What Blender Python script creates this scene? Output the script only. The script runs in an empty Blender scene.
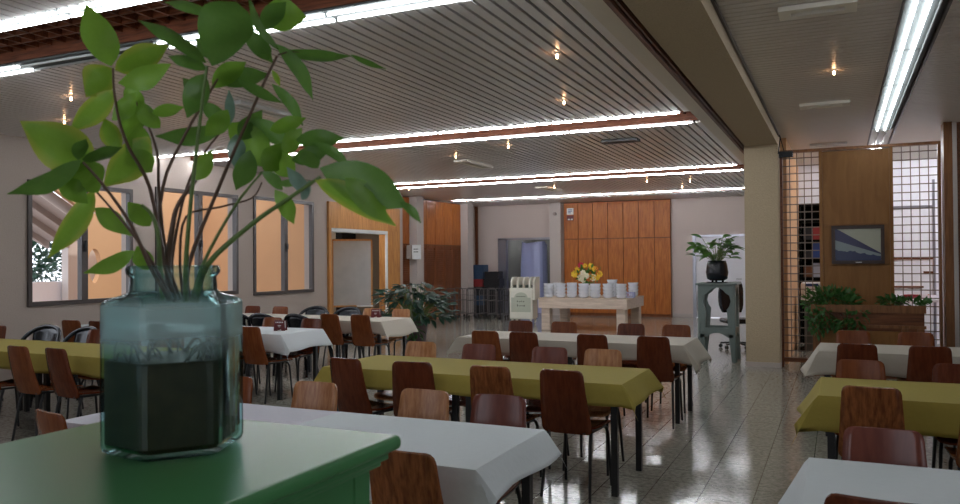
import bpy, math, random
from mathutils import Vector, Matrix
random.seed(7)
PI = math.pi
S = bpy.context.scene
COL = S.collection

# ------------------------------------------------------------------ camera, world, exposure
CAMH = 1.58
def cam_axes(yaw, pitch, roll):
    y, p, r = map(math.radians, (yaw, pitch, roll))
    f = Vector((-math.sin(y)*math.cos(p), math.cos(y)*math.cos(p), math.sin(p)))
    rt = Vector((math.cos(y), math.sin(y), 0)); up = rt.cross(f)
    c, s = math.cos(r), math.sin(r)
    return c*rt + s*up, -s*rt + c*up, f
RT, UP, FW = cam_axes(24.77, .66, -.43)
FPX = 777.2
cd = bpy.data.cameras.new('camera'); cam = bpy.data.objects.new('camera', cd); COL.objects.link(cam)
M = Matrix((( RT.x, UP.x, -FW.x, 0), (RT.y, UP.y, -FW.y, 0), (RT.z, UP.z, -FW.z, CAMH), (0, 0, 0, 1)))
cam.matrix_world = M
cd.sensor_width = 36; cd.lens = FPX/960*36; cd.clip_start = .05; cd.clip_end = 200
cd.dof.use_dof = True; cd.dof.focus_distance = 8.5; cd.dof.aperture_fstop = 7
S.camera = cam
w = bpy.data.worlds.new('world'); S.world = w; w.use_nodes = True
w.node_tree.nodes['Background'].inputs[0].default_value = (.86, .90, 1, 1)
w.node_tree.nodes['Background'].inputs[1].default_value = 1.6
S.view_settings.view_transform = 'Standard'; S.view_settings.look = 'None'
S.view_settings.gamma = 1; S.view_settings.use_curve_mapping = False
S.view_settings.exposure = 0.78
TUBE_E = 42.0      # fluorescent tubes
sl_ = bpy.data.lights.new('sun', 'SUN'); sl_.energy = 1.3; sl_.angle = .02; sl_.color = (1, .95, .88)
sun = bpy.data.objects.new('sun', sl_); COL.objects.link(sun); sun.location = (8, -4, 12)
sun.rotation_euler = Vector((-math.cos(math.radians(57)), .12, -math.sin(math.radians(57)))).to_track_quat('-Z', 'Y').to_euler()
try:
    S.cycles.max_bounces = 8; S.cycles.transparent_max_bounces = 12; S.cycles.transmission_bounces = 10
    S.cycles.caustics_refractive = False; S.cycles.caustics_reflective = False
    S.cycles.sample_clamp_indirect = 4
except Exception: pass

# ------------------------------------------------------------------ materials
def nm(name):
    m = bpy.data.materials.new(name); m.use_nodes = True
    nt = m.node_tree; b = nt.nodes['Principled BSDF']
    return m, nt, b
def N(nt, t, **k):
    n = nt.nodes.new(t)
    for a, v in k.items():
        if a.startswith('i_'):
            n.inputs[a[2:].replace('_', ' ')].default_value = v
        else: setattr(n, a, v)
    return n
def c4(c): return (c[0], c[1], c[2], 1)
def plain(name, col, rough=.5, metal=0, noise=0, bump=0, scale=20, spec=None):
    m, nt, b = nm(name)
    b.inputs['Base Color'].default_value = c4(col); b.inputs['Roughness'].default_value = rough
    b.inputs['Metallic'].default_value = metal
    if spec is not None: b.inputs['Specular IOR Level'].default_value = spec
    tc = N(nt, 'ShaderNodeTexCoord'); nz = N(nt, 'ShaderNodeTexNoise', i_Scale=scale, i_Detail=5)
    nt.links.new(tc.outputs['Object'], nz.inputs['Vector'])
    mx = N(nt, 'ShaderNodeMix', data_type='RGBA'); mx.blend_type = 'MIX'
    k = max(noise, .03)
    mx.inputs[6].default_value = c4([x*(1-k) for x in col]); mx.inputs[7].default_value = c4([min(1, x*(1+k)) for x in col])
    nt.links.new(nz.outputs['Fac'], mx.inputs[0]); nt.links.new(mx.outputs[2], b.inputs['Base Color'])
    if bump:
        bp = N(nt, 'ShaderNodeBump', i_Strength=bump, i_Distance=.01)
        nt.links.new(nz.outputs['Fac'], bp.inputs['Height']); nt.links.new(bp.outputs[0], b.inputs['Normal'])
    return m
def wood(name, c1, c2, rough=.35, axis='Z', stretch=14, scale=3.0, dist=3.5, coord='Object', rnd=True):
    m, nt, b = nm(name)
    tc = N(nt, 'ShaderNodeTexCoord'); mp = N(nt, 'ShaderNodeMapping')
    sc = {'Z': (stretch, stretch, 1), 'X': (1, stretch, stretch), 'Y': (stretch, 1, stretch)}[axis]
    mp.inputs['Scale'].default_value = sc
    nt.links.new(tc.outputs[coord], mp.inputs['Vector'])
    if rnd:
        oi = N(nt, 'ShaderNodeObjectInfo'); mu = N(nt, 'ShaderNodeMath', operation='MULTIPLY'); mu.inputs[1].default_value = 37
        cb = N(nt, 'ShaderNodeCombineXYZ')
        nt.links.new(oi.outputs['Random'], mu.inputs[0]); nt.links.new(mu.outputs[0], cb.inputs[0]); nt.links.new(mu.outputs[0], cb.inputs[2])
        nt.links.new(cb.outputs[0], mp.inputs['Location'])
    wv = N(nt, 'ShaderNodeTexNoise', i_Scale=scale, i_Detail=6, i_Roughness=.6, i_Distortion=(.12 if name.startswith('veneer') else dist*.25))
    nt.links.new(mp.outputs[0], wv.inputs['Vector'])
    rp = N(nt, 'ShaderNodeValToRGB'); rp.color_ramp.elements[0].position = .36; rp.color_ramp.elements[1].position = .62
    rp.color_ramp.elements[0].color = c4(c1); rp.color_ramp.elements[1].color = c4(c2)
    nt.links.new(wv.outputs['Fac'], rp.inputs[0]); nt.links.new(rp.outputs[0], b.inputs['Base Color'])
    b.inputs['Roughness'].default_value = rough; b.inputs['Specular IOR Level'].default_value = .3
    return m
def emit(name, col, s):
    m, nt, b = nm(name); b.inputs['Base Color'].default_value = c4(col)
    b.inputs['Emission Color'].default_value = c4(col); b.inputs['Emission Strength'].default_value = s
    return m
def leafmat(name, c1, c2, edge, rough=.35, trans=.35):
    m, nt, b = nm(name)
    tc = N(nt, 'ShaderNodeTexCoord'); nz = N(nt, 'ShaderNodeTexNoise', i_Scale=40, i_Detail=6, i_Roughness=.7)
    nt.links.new(tc.outputs['Object'], nz.inputs['Vector'])
    rp = N(nt, 'ShaderNodeMix', data_type='RGBA'); rp.inputs[6].default_value = c4(c1); rp.inputs[7].default_value = c4(c2)
    nt.links.new(nz.outputs['Fac'], rp.inputs[0])
    at = N(nt, 'ShaderNodeAttribute', attribute_name='edge')
    m2 = N(nt, 'ShaderNodeMix', data_type='RGBA'); m2.inputs[7].default_value = c4(edge)
    nt.links.new(rp.outputs[2], m2.inputs[6]); nt.links.new(at.outputs['Fac'], m2.inputs[0])
    nt.links.new(m2.outputs[2], b.inputs['Base Color']); b.inputs['Roughness'].default_value = rough
    tr = N(nt, 'ShaderNodeBsdfTranslucent'); nt.links.new(m2.outputs[2], tr.inputs[0])
    ms = N(nt, 'ShaderNodeMixShader'); ms.inputs[0].default_value = trans
    out = nt.nodes['Material Output']
    nt.links.new(b.outputs[0], ms.inputs[1]); nt.links.new(tr.outputs[0], ms.inputs[2]); nt.links.new(ms.outputs[0], out.inputs[0])
    return m
MT = {}
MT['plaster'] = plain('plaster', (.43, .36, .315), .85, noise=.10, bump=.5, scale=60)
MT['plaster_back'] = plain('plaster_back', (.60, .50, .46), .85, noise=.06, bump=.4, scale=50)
MT['concrete'] = plain('rough_concrete', (.50, .40, .27), .9, noise=.14, bump=.8, scale=70)
MT['concrete_grey'] = plain('grey_column', (.52, .46, .43), .85, noise=.08, bump=.4, scale=60)
MT['slat'] = plain('ceiling_slat', (.80, .75, .74), .30, noise=.03, scale=3, spec=.9)
MT['slat_r'] = plain('ceiling_slat_right', (.72, .66, .59), .32, noise=.03, scale=3, spec=.8)
MT['vent_cream'] = plain('vent_cream', (.95, .90, .80), .5)
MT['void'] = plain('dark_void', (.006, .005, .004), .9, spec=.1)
MT['white_metal'] = plain('white_metal', (.72, .74, .74), .35)
MT['trim_beige'] = plain('beige_trim', (.74, .67, .57), .5)
MT['brown_trim'] = wood('brown_trim', (.10, .03, .012), (.20, .07, .03), .4, 'Y', rnd=False)
MT['lattice'] = wood('lattice_wood', (.09, .024, .010), (.20, .060, .024), .5, 'X', rnd=False)
MT['tube'] = emit('tube_light', (.93, .96, 1.0), TUBE_E)
MT['tube_soft'] = emit('tube_light_soft', (.90, .97, 1.0), TUBE_E*.24)
MT['tube_strong'] = emit('tube_light_strong', (.95, .95, 1.0), 260)
MT['trough'] = plain('light_trough', (.10, .11, .11), .6)
MT['tube_off'] = plain('tube_off', (.75, .78, .80), .2)
MT['bulb'] = emit('bulb_glow', (1, .55, .28), 22)
MT['cabinet_wood'] = wood('cabinet_wood', (.34, .095, .018), (.50, .165, .035), .4, 'Z', 9, 2.2)
MT['louver_wood'] = wood('louver_wood', (.15, .045, .014), (.25, .08, .028), .45, 'Z', 9, 2.2)
MT['jamb_wood'] = wood('jamb_wood', (.40, .17, .05), (.55, .26, .08), .45, 'Z', 9, 2)
MT['ply'] = wood('plywood_panel', (.22, .095, .026), (.27, .125, .038), .45, 'Z', 6, 1.6)
MT['dark_wood'] = wood('dark_wood', (.10, .035, .015), (.20, .075, .03), .4, 'X', 9, 2)
MT['frame_wood'] = wood('frame_wood', (.16, .07, .028), (.25, .11, .045), .4, 'Z', 9, 2)
MT['veneer_dark'] = wood('veneer_dark', (.105, .022, .008), (.150, .036, .013), .27, 'Z', 22, 1.6)
MT['veneer_mid'] = wood('veneer_mid', (.17, .045, .014), (.23, .066, .020), .27, 'Z', 22, 1.8)
MT['veneer_striped'] = wood('veneer_striped', (.14, .042, .014), (.31, .105, .032), .27, 'Z', 34, 1.5)
MT['veneer_light'] = wood('veneer_light', (.34, .14, .06), (.50, .24, .11), .25, 'Z', 30, 1.5)
MT['veneer_plum'] = wood('veneer_plum', (.15, .046, .034), (.20, .062, .044), .22, 'Z', 20, 1.5)
MT['black_metal'] = plain('black_metal', (.012, .012, .013), .4)
MT['chrome'] = plain('chrome', (.6, .6, .62), .25, metal=1)
MT['black_plastic'] = plain('black_plastic', (.01, .012, .018), .22)
MT['cloth_white'] = plain('white_cloth', (.68, .72, .745), .85, noise=.03, bump=.15, scale=40)
MT['cloth_pink'] = plain('pale_lilac_cloth', (.66, .64, .71), .85, noise=.03, bump=.15, scale=40)
MT['cloth_cream'] = plain('cream_cloth', (.50, .45, .38), .85, noise=.03, bump=.15, scale=40)
MT['cloth_yellow'] = plain('yellow_cloth', (.37, .29, .055), .9, noise=.05, bump=.15, scale=40)
MT['green_paint'] = plain('green_paint', (.075, .27, .10), .28, noise=.08, scale=5, spec=.3)
MT['sage_paint'] = plain('sage_paint', (.15, .19, .18), .45, noise=.08)
MT['whitewash'] = wood('whitewashed_wood', (.55, .44, .36), (.72, .60, .50), .6, 'X', 10, 2)
MT['china'] = plain('white_china', (.82, .85, .92), .25)
MT['cart'] = plain('cream_plastic', (.80, .79, .70), .4)
MT['cart_label'] = plain('cart_label', (.52, .56, .46), .5)
MT['ink'] = plain('dark_ink', (.06, .08, .06), .6)
MT['napkin_red'] = plain('napkin_red', (.12, .012, .015), .4)
MT['paper'] = plain('paper', (.75, .75, .74), .8)
MT['picture_frame'] = plain('picture_frame', (.035, .014, .008), .35)
MT['win_frame'] = plain('window_frame_brown', (.055, .042, .038), .4)
MT['peach'] = plain('peach_wall', (.56, .32, .165), .9, noise=.08, scale=1.5)
MT['white_wall'] = plain('white_wall', (.88, .87, .92), .8)
MT['ext_grey'] = plain('outside_concrete', (.36, .30, .27), .9, noise=.08, scale=4)
MT['foliage_dark'] = leafmat('foliage_dark', (.010, .035, .022), (.03, .085, .05), (.05, .12, .07), .4, .15)
MT['foliage'] = leafmat('foliage', (.02, .09, .02), (.07, .19, .045), (.1, .25, .06), .35, .25)
MT['foliage_pot'] = leafmat('foliage_pot', (.04, .13, .02), (.12, .28, .05), (.2, .35, .1), .35, .3)
MT['leaf_a'] = leafmat('leaf_green', (.17, .34, .035), (.25, .46, .06), (.2, .42, .05), .4, .45)
MT['leaf_b'] = leafmat('leaf_dark', (.085, .20, .035), (.15, .30, .055), (.1, .25, .04), .4, .38)
MT['leaf_y'] = leafmat('leaf_yellow_edged', (.19, .37, .03), (.27, .48, .06), (.42, .48, .07), .4, .45)
MT['leaf_g'] = leafmat('leaf_grey', (.14, .26, .20), (.28, .42, .34), (.3, .4, .36), .2, .2)
MT['stem'] = plain('stem_brown', (.10, .055, .032), .45, noise=.2, scale=30)
MT['stem_green'] = plain('stem_green', (.10, .17, .035), .45, noise=.2, scale=30)
MT['root'] = plain('root', (.05, .045, .035), .7)
MT['murk'] = plain('murky_water', (.050, .028, .010), .5, noise=.75, scale=18)
MT['mauve'] = plain('mauve_pot', (.16, .10, .12), .4)
MT['steel'] = plain('steel', (.40, .40, .46), .3, metal=.8)
MT['dark_steel'] = plain('dark_steel', (.16, .15, .15), .35, metal=.6)
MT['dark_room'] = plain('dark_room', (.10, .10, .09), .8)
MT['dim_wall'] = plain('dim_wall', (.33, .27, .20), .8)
MT['board'] = plain('whiteboard', (.42, .42, .42), .25, noise=.2, scale=3)
MT['blue_plastic'] = plain('pale_blue_plastic', (.42, .46, .75), .35)
MT['crate_blue'] = plain('crate_blue', (.025, .06, .12), .5)
MT['crate_red'] = plain('crate_red', (.25, .02, .02), .5)
MT['crate_black'] = plain('crate_black', (.015, .015, .018), .5)
MT['trash_blue'] = plain('blue_post', (.02, .05, .20), .5)
MT['tray_red'] = plain('tray_red', (.35, .02, .03), .4)
MT['fl_red'] = plain('petal_red', (.6, .03, .08), .6)
MT['fl_yel'] = plain('petal_yellow', (.75, .48, .03), .6)
MT['fl_ora'] = plain('petal_orange', (.75, .22, .03), .6)
MT['fl_whi'] = plain('petal_white', (.8, .75, .55), .6)
# terrazzo floor
m, nt, b = nm('terrazzo_tiles')
tc = N(nt, 'ShaderNodeTexCoord'); sp = N(nt, 'ShaderNodeSeparateXYZ'); nt.links.new(tc.outputs['Object'], sp.inputs[0])
def groove(axis, off, pitch=.333):
    a = N(nt, 'ShaderNodeMath', operation='ADD'); a.inputs[1].default_value = off
    d = N(nt, 'ShaderNodeMath', operation='DIVIDE'); d.inputs[1].default_value = pitch
    f = N(nt, 'ShaderNodeMath', operation='FRACT'); s = N(nt, 'ShaderNodeMath', operation='SUBTRACT'); s.inputs[1].default_value = .5
    ab = N(nt, 'ShaderNodeMath', operation='ABSOLUTE'); g = N(nt, 'ShaderNodeMath', operation='GREATER_THAN'); g.inputs[1].default_value = .4925
    nt.links.new(sp.outputs[axis], a.inputs[0]); nt.links.new(a.outputs[0], d.inputs[0]); nt.links.new(d.outputs[0], f.inputs[0])
    nt.links.new(f.outputs[0], s.inputs[0]); nt.links.new(s.outputs[0], ab.inputs[0]); nt.links.new(ab.outputs[0], g.inputs[0])
    return g
g1 = groove(0, .86+33.3); g2 = groove(1, 40.0)
gm = N(nt, 'ShaderNodeMath', operation='MAXIMUM'); nt.links.new(g1.outputs[0], gm.inputs[0]); nt.links.new(g2.outputs[0], gm.inputs[1])
nz = N(nt, 'ShaderNodeTexNoise', i_Scale=28, i_Detail=8, i_Roughness=.75); nt.links.new(tc.outputs['Object'], nz.inputs[0])
rp = N(nt, 'ShaderNodeValToRGB'); rp.color_ramp.elements[0].position = .33; rp.color_ramp.elements[1].position = .58
rp.color_ramp.elements[0].color = (.17, .16, .125, 1); rp.color_ramp.elements[1].color = (.42, .40, .345, 1)
nt.links.new(nz.outputs['Fac'], rp.inputs[0])
mx = N(nt, 'ShaderNodeMix', data_type='RGBA'); mx.inputs[7].default_value = (.05, .045, .035, 1)
nt.links.new(gm.outputs[0], mx.inputs[0]); nt.links.new(rp.outputs[0], mx.inputs[6]); nt.links.new(mx.outputs[2], b.inputs['Base Color'])
b.inputs['Roughness'].default_value = .13; b.inputs['Specular IOR Level'].default_value = .6
MT['floor'] = m
# glass
m, nt, b = nm('teal_glass')
lw = N(nt, 'ShaderNodeLayerWeight'); lw.inputs[0].default_value = .35
tcx = N(nt, 'ShaderNodeMix', data_type='RGBA'); tcx.inputs[6].default_value = (.90, .975, .975, 1); tcx.inputs[7].default_value = (.22, .60, .60, 1)
nt.links.new(lw.outputs['Facing'], tcx.inputs[0])
tp = N(nt, 'ShaderNodeBsdfTransparent'); nt.links.new(tcx.outputs[2], tp.inputs[0])
df = N(nt, 'ShaderNodeBsdfDiffuse'); df.inputs[0].default_value = (.62, .80, .82, 1)
m1 = N(nt, 'ShaderNodeMixShader')
gc = N(nt, 'ShaderNodeTexCoord'); gs = N(nt, 'ShaderNodeSeparateXYZ'); nt.links.new(gc.outputs['Object'], gs.inputs[0])
gr = N(nt, 'ShaderNodeMapRange'); gr.inputs[1].default_value = .185; gr.inputs[2].default_value = .235; gr.inputs[3].default_value = .0; gr.inputs[4].default_value = .30
nt.links.new(gs.outputs[2], gr.inputs[0])
g3 = N(nt, 'ShaderNodeMapRange'); g3.inputs[1].default_value = .29; g3.inputs[2].default_value = .325; g3.inputs[3].default_value = 1; g3.inputs[4].default_value = .12
nt.links.new(gs.outputs[2], g3.inputs[0]); g4 = N(nt, 'ShaderNodeMath', operation='MULTIPLY')
nt.links.new(gr.outputs[0], g4.inputs[0]); nt.links.new(g3.outputs[0], g4.inputs[1]); nt.links.new(g4.outputs[0], m1.inputs[0])
nt.links.new(tp.outputs[0], m1.inputs[1]); nt.links.new(df.outputs[0], m1.inputs[2])
gl = N(nt, 'ShaderNodeBsdfGlossy'); gl.inputs['Roughness'].default_value = .06
fr_ = N(nt, 'ShaderNodeFresnel'); fr_.inputs[0].default_value = 1.09
m2 = N(nt, 'ShaderNodeMixShader'); nt.links.new(fr_.outputs[0], m2.inputs[0])
nt.links.new(m1.outputs[0], m2.inputs[1]); nt.links.new(gl.outputs[0], m2.inputs[2])
nt.links.new(m2.outputs[0], nt.nodes['Material Output'].inputs[0])
MT['glass'] = m
m, nt, b = nm('window_glass')
b.inputs['Base Color'].default_value = (.95, .97, .97, 1); b.inputs['Transmission Weight'].default_value = 1
b.inputs['Roughness'].default_value = 0; b.inputs['IOR'].default_value = 1.02
MT['pane'] = m
# framed picture: procedural photograph of a building canopy
m, nt, b = nm('canopy_photograph')
tc = N(nt, 'ShaderNodeTexCoord'); sp = N(nt, 'ShaderNodeSeparateXYZ'); nt.links.new(tc.outputs['Object'], sp.inputs[0])
nz = N(nt, 'ShaderNodeTexNoise', i_Scale=9, i_Detail=4); nt.links.new(tc.outputs['Object'], nz.inputs[0])
def lin(a, bz, c):   # a*x + bz*z + c
    p = N(nt, 'ShaderNodeMath', operation='MULTIPLY'); p.inputs[1].default_value = a; nt.links.new(sp.outputs[0], p.inputs[0])
    q = N(nt, 'ShaderNodeMath', operation='MULTIPLY_ADD'); q.inputs[1].default_value = bz; q.inputs[2].default_value = c
    nt.links.new(sp.outputs[2], q.inputs[0])
    r = N(nt, 'ShaderNodeMath', operation='ADD'); nt.links.new(p.outputs[0], r.inputs[0]); nt.links.new(q.outputs[0], r.inputs[1]); return r
def step(n, nzk=0):
    if nzk:
        q = N(nt, 'ShaderNodeMath', operation='MULTIPLY_ADD'); q.inputs[1].default_value = nzk
        nt.links.new(nz.outputs['Fac'], q.inputs[0]); nt.links.new(n.outputs[0], q.inputs[2]); n = q
    g = N(nt, 'ShaderNodeMath', operation='GREATER_THAN'); g.inputs[1].default_value = 0; nt.links.new(n.outputs[0], g.inputs[0]); return g
def layer(prev, fac, col):
    x = N(nt, 'ShaderNodeMix', data_type='RGBA'); x.inputs[7].default_value = c4(col)
    if isinstance(prev, tuple): x.inputs[6].default_value = c4(prev)
    else: nt.links.new(prev.outputs[2], x.inputs[6])
    nt.links.new(fac.outputs[0], x.inputs[0]); return x
k = layer((.38, .38, .30), step(lin(-.62, -1, .06)), (.035, .035, .09))   # roof below the diagonal
k = layer(k, step(lin(-.35, -1, -.035)), (.22, .26, .27))
k = layer(k, step(lin(-.15, -1, -.16), .1), (.03, .04, .10))
nt.links.new(k.outputs[2], b.inputs['Base Color']); b.inputs['Roughness'].default_value = .25
MT['photo'] = m

# ------------------------------------------------------------------ mesh helpers
class MB:
    def __init__(s): s.v = []; s.f = []; s.sm = []; s.e = {}
    def add(s, vs, fs, smooth=False):
        o = len(s.v); s.v += [tuple(v) for v in vs]
        for f in fs: s.f.append(tuple(o+i for i in f)); s.sm.append(smooth)
        return s
    def box(s, x0, x1, y0, y1, z0, z1):
        vs = [(x, y, z) for z in (z0, z1) for y in (y0, y1) for x in (x0, x1)]
        return s.add(vs, [(0,2,3,1), (4,5,7,6), (0,1,5,4), (2,6,7,3), (0,4,6,2), (1,3,7,5)])
    def bar(s, a, b, w, h, up=(0, 0, 1)):   # rectangular bar between points
        a, b = Vector(a), Vector(b); d = (b-a).normalized(); u = Vector(up)
        if abs(d.dot(u)) > .98: u = Vector((0, 1, 0))
        sd = d.cross(u).normalized(); u = sd.cross(d)
        vs = []
        for p in (a, b):
            for i, j in ((-1,-1), (1,-1), (1,1), (-1,1)): vs.append(p + sd*i*w/2 + u*j*h/2)
        return s.add(vs, [(3,2,1,0), (4,5,6,7), (0,1,5,4), (1,2,6,5), (2,3,7,6), (3,0,4,7)])
    def tube(s, pts, r, n=8, cap=True, smooth=True):
        pts = [Vector(p) for p in pts]; rs = r if isinstance(r, (list, tuple)) else [r]*len(pts)
        rings = []; prev = None
        for i, p in enumerate(pts):
            t = (pts[min(i+1, len(pts)-1)] - pts[max(i-1, 0)])
            t = t.normalized() if t.length > 1e-9 else Vector((0, 0, 1))
            if prev is None:
                u = Vector((0, 0, 1)) if abs(t.z) < .9 else Vector((1, 0, 0))
                u = (u - t*u.dot(t)).normalized()
            else: u = (prev - t*prev.dot(t)).normalized()
            prev = u; v = t.cross(u)
            rings.append([p + (u*math.cos(a) + v*math.sin(a))*rs[i] for a in [2*PI*k/n for k in range(n)]])
        vs = [q for r_ in rings for q in r_]; fs = []
        for i in range(len(pts)-1):
            for k in range(n): fs.append((i*n+k, i*n+(k+1) % n, (i+1)*n+(k+1) % n, (i+1)*n+k))
        s.add(vs, fs, smooth)
        if cap:
            s.add(rings[0][::-1], [tuple(range(n))]); s.add(rings[-1], [tuple(range(n))])
        return s
    def lathe(s, prof, c=(0, 0, 0), n=20, smooth=True, closed=False):
        vs = [(c[0]+r*math.cos(2*PI*k/n), c[1]+r*math.sin(2*PI*k/n), c[2]+z) for r, z in prof for k in range(n)]
        fs = []; m_ = len(prof)
        for i in range(m_ if closed else m_-1):
            j = (i+1) % m_
            for k in range(n): fs.append((i*n+k, i*n+(k+1) % n, j*n+(k+1) % n, j*n+k))
        if not closed:
            if prof[0][0] > 1e-4: fs.append(tuple(reversed(range(n))))
            if prof[-1][0] > 1e-4: fs.append(tuple((m_-1)*n+k for k in range(n)))
        return s.add(vs, fs, smooth)
    def prism(s, poly, axis, a, b):   # polygon in the two other axes, extruded along axis
        def mk(p, t):
            return {'X': (t, p[0], p[1]), 'Y': (p[0], t, p[1]), 'Z': (p[0], p[1], t)}[axis]
        n = len(poly); vs = [mk(p, a) for p in poly] + [mk(p, b) for p in poly]
        fs = [tuple(range(n)), tuple(range(2*n-1, n-1, -1))] + [(i, i+n, (i+1) % n+n, (i+1) % n) for i in range(n)]
        return s.add(vs, fs)
    def sheet(s, fn, nu, nv, th, smooth=True):   # closed thin solid; fn(u,v)->point,normal
        top = []; bot = []
        for j in range(nv+1):
            for i in range(nu+1):
                p, nn = fn(i/nu, j/nv); p = Vector(p); nn = Vector(nn).normalized()
                top.append(p+nn*th/2); bot.append(p-nn*th/2)
        W = nu+1; o = len(top); fs = []; es = []
        for j in range(nv):
            for i in range(nu):
                a = j*W+i; fs.append((a, a+1, a+W+1, a+W)); fs.append((o+a, o+a+W, o+a+W+1, o+a+1))
        rim = [i for i in range(W)] + [j*W+nu for j in range(1, nv+1)] + [nv*W+i for i in range(nu-1, -1, -1)] + [j*W for j in range(nv-1, 0, -1)]
        for k in range(len(rim)):
            a, b_ = rim[k], rim[(k+1) % len(rim)]; es.append((a, o+a, o+b_, b_))
        s.add(top+bot, fs, smooth)
        base = len(s.v)-2*o
        for e in es: s.f.append(tuple(base+i for i in e)); s.sm.append(False)
        return s
    def build(s, name, mat, parent=None, fix=True):
        me = bpy.data.meshes.new(name); me.from_pydata(s.v, [], s.f); me.materials.append(MT[mat] if isinstance(mat, str) else mat)
        if s.e:
            at = me.attributes.new('edge', 'FLOAT', 'POINT')
            for i in range(len(s.v)): at.data[i].value = s.e.get(i, 0)
        me.polygons.foreach_set('use_smooth', s.sm); me.update()
        if fix:
            import bmesh
            bm = bmesh.new(); bm.from_mesh(me); bmesh.ops.recalc_face_normals(bm, faces=bm.faces); bm.to_mesh(me); bm.free()
        o = bpy.data.objects.new(name, me); COL.objects.link(o)
        if parent: o.parent = parent
        return o
def bev(o, w_=.004, seg=2):
    m_ = o.modifiers.new('bevel', 'BEVEL'); m_.width = w_; m_.segments = seg; m_.limit_method = 'ANGLE'; return o
def tag(o, label, cat, group=None, kind=None):
    if label: o['label'] = label
    if cat: o['category'] = cat
    if group: o['group'] = group
    if kind: o['kind'] = kind
    return o
def empty(name, loc, rz=0, label=None, cat=None, group=None):
    o = bpy.data.objects.new(name, None); COL.objects.link(o); o.location = loc; o.rotation_euler = (0, 0, rz)
    o.empty_display_size = .1
    return tag(o, label, cat, group)
def copy_tree(o, parent=None):
    c = o.copy(); COL.objects.link(c); c.parent = parent
    for ch in KIDS.get(o.name, []):
        copy_tree(ch, c)
    return c
KIDS = {}
def index_kids():
    KIDS.clear()
    for o in bpy.data.objects:
        if o.parent: KIDS.setdefault(o.parent.name, []).append(o)
USED = set()
def place(proto, loc, rz, label, cat, group=None):
    if proto.name not in USED: USED.add(proto.name); o = proto
    else:
        index_kids(); o = copy_tree(proto)
    o.location = loc; o.rotation_euler = (0, 0, rz); tag(o, label, cat, group)
    return o
def struct(name, mb, mat, parent=None, label=None):
    o = mb.build(name, mat, parent)
    o['kind'] = 'structure'
    if label: o['label'] = label
    return o
ORD = ['first', 'second', 'third', 'fourth', 'fifth', 'sixth', 'seventh', 'eighth', 'ninth', 'tenth', 'eleventh', 'twelfth']

# ------------------------------------------------------------------ setting
XL, YB, ZC = -9.7, 21.6, 3.25
struct('floor', MB().box(-10.4, 6, -3, 21.75, -.1, 0), 'floor')
struct('floor', MB().box(-9.6, -7.4, 21.75, 25.2, -.1, 0), 'floor')
# left wall with window and hatch openings
wl = MB()
def wallY(mb, x0, x1, y0, y1, z0, z1, ops):
    ys = y0
    for a, b_, c, d in sorted(ops):
        if a > ys: mb.box(x0, x1, ys, a, z0, z1)
        if c > z0: mb.box(x0, x1, a, b_, z0, c)
        if d < z1: mb.box(x0, x1, a, b_, d, z1)
        ys = b_
    if y1 > ys: mb.box(x0, x1, ys, y1, z0, z1)
WINS = [(4.2, 6.0, 1.02, 2.72), (6.79, 8.46, 1.02, 2.70), (8.90, 10.73, 1.03, 2.78), (11.14, 12.92, .98, 2.80)]
wallY(wl, XL-.22, XL, -3, 16.5, 0, 3.45, WINS + [(13.4, 16.3, 0, 2.86)])
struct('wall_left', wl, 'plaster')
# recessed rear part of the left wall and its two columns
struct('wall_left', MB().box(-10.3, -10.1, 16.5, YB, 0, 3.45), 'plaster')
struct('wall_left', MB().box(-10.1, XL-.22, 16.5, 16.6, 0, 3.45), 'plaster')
struct('column', MB().box(-10.1, XL-.02, 17.25, 17.6, 0, 3.45), 'concrete_grey')
struct('column', MB().box(-10.1, XL, 20.2, 20.55, 0, 3.45), 'concrete_grey')
# back wall
def wallX(mb, y0, y1, x0, x1, z0, z1, ops):
    xs = x0
    for a, b_, c, d in sorted(ops):
        if a > xs: mb.box(xs, a, y0, y1, z0, z1)
        if c > z0: mb.box(a, b_, y0, y1, z0, c)
        if d < z1: mb.box(a, b_, y0, y1, d, z1)
        xs = b_
    if x1 > xs: mb.box(xs, x1, y0, y1, z0, z1)
mb = MB(); wallX(mb, YB, YB+.15, -10.3, -.62, 0, 3.6, [(-9.36, -7.64, 0, 2.26), (-3.58, -2.2, 0, 2.24)])
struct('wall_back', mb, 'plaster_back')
struct('column', MB().box(-7.58, -7.25, YB-.35, YB, 0, 3.45), 'concrete_grey')
struct('trim_1', MB().box(-10.1, -10.02, YB-.06, YB, 0, 3.25), 'brown_trim')
struct('baseboard_back', MB().box(-4.15, -3.62, YB-.02, YB, 0, .1).box(-10, -9.42, YB-.02, YB, 0, .1), 'concrete_grey')
struct('baseboard_left', MB().box(XL, XL+.02, -3, 13.35, 0, .1), 'concrete_grey')
# dark kitchen behind the back opening
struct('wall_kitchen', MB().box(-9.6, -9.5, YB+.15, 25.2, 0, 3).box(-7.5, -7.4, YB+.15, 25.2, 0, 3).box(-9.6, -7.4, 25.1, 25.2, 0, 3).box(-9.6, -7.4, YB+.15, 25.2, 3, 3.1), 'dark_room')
# wall and door behind the pedestal
d = struct('door_1', MB().box(-3.52, -2.2, YB+.03, YB+.08, 0.01, 2.18), 'white_wall')
struct('door_frame', MB().box(-3.6, -3.52, YB-.02, YB+.14, 0, 2.24).box(-3.52, -2.2, YB-.02, YB+.14, 2.18, 2.24), 'steel', d)
h = MB().tube([(-2.35, YB-.02, 1.05), (-2.35, YB+.03, 1.05)], .012).tube([(-2.35, YB-.02, 1.05), (-2.48, YB-.02, 1.05)], .01).build('door_handle', 'chrome', d)
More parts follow.
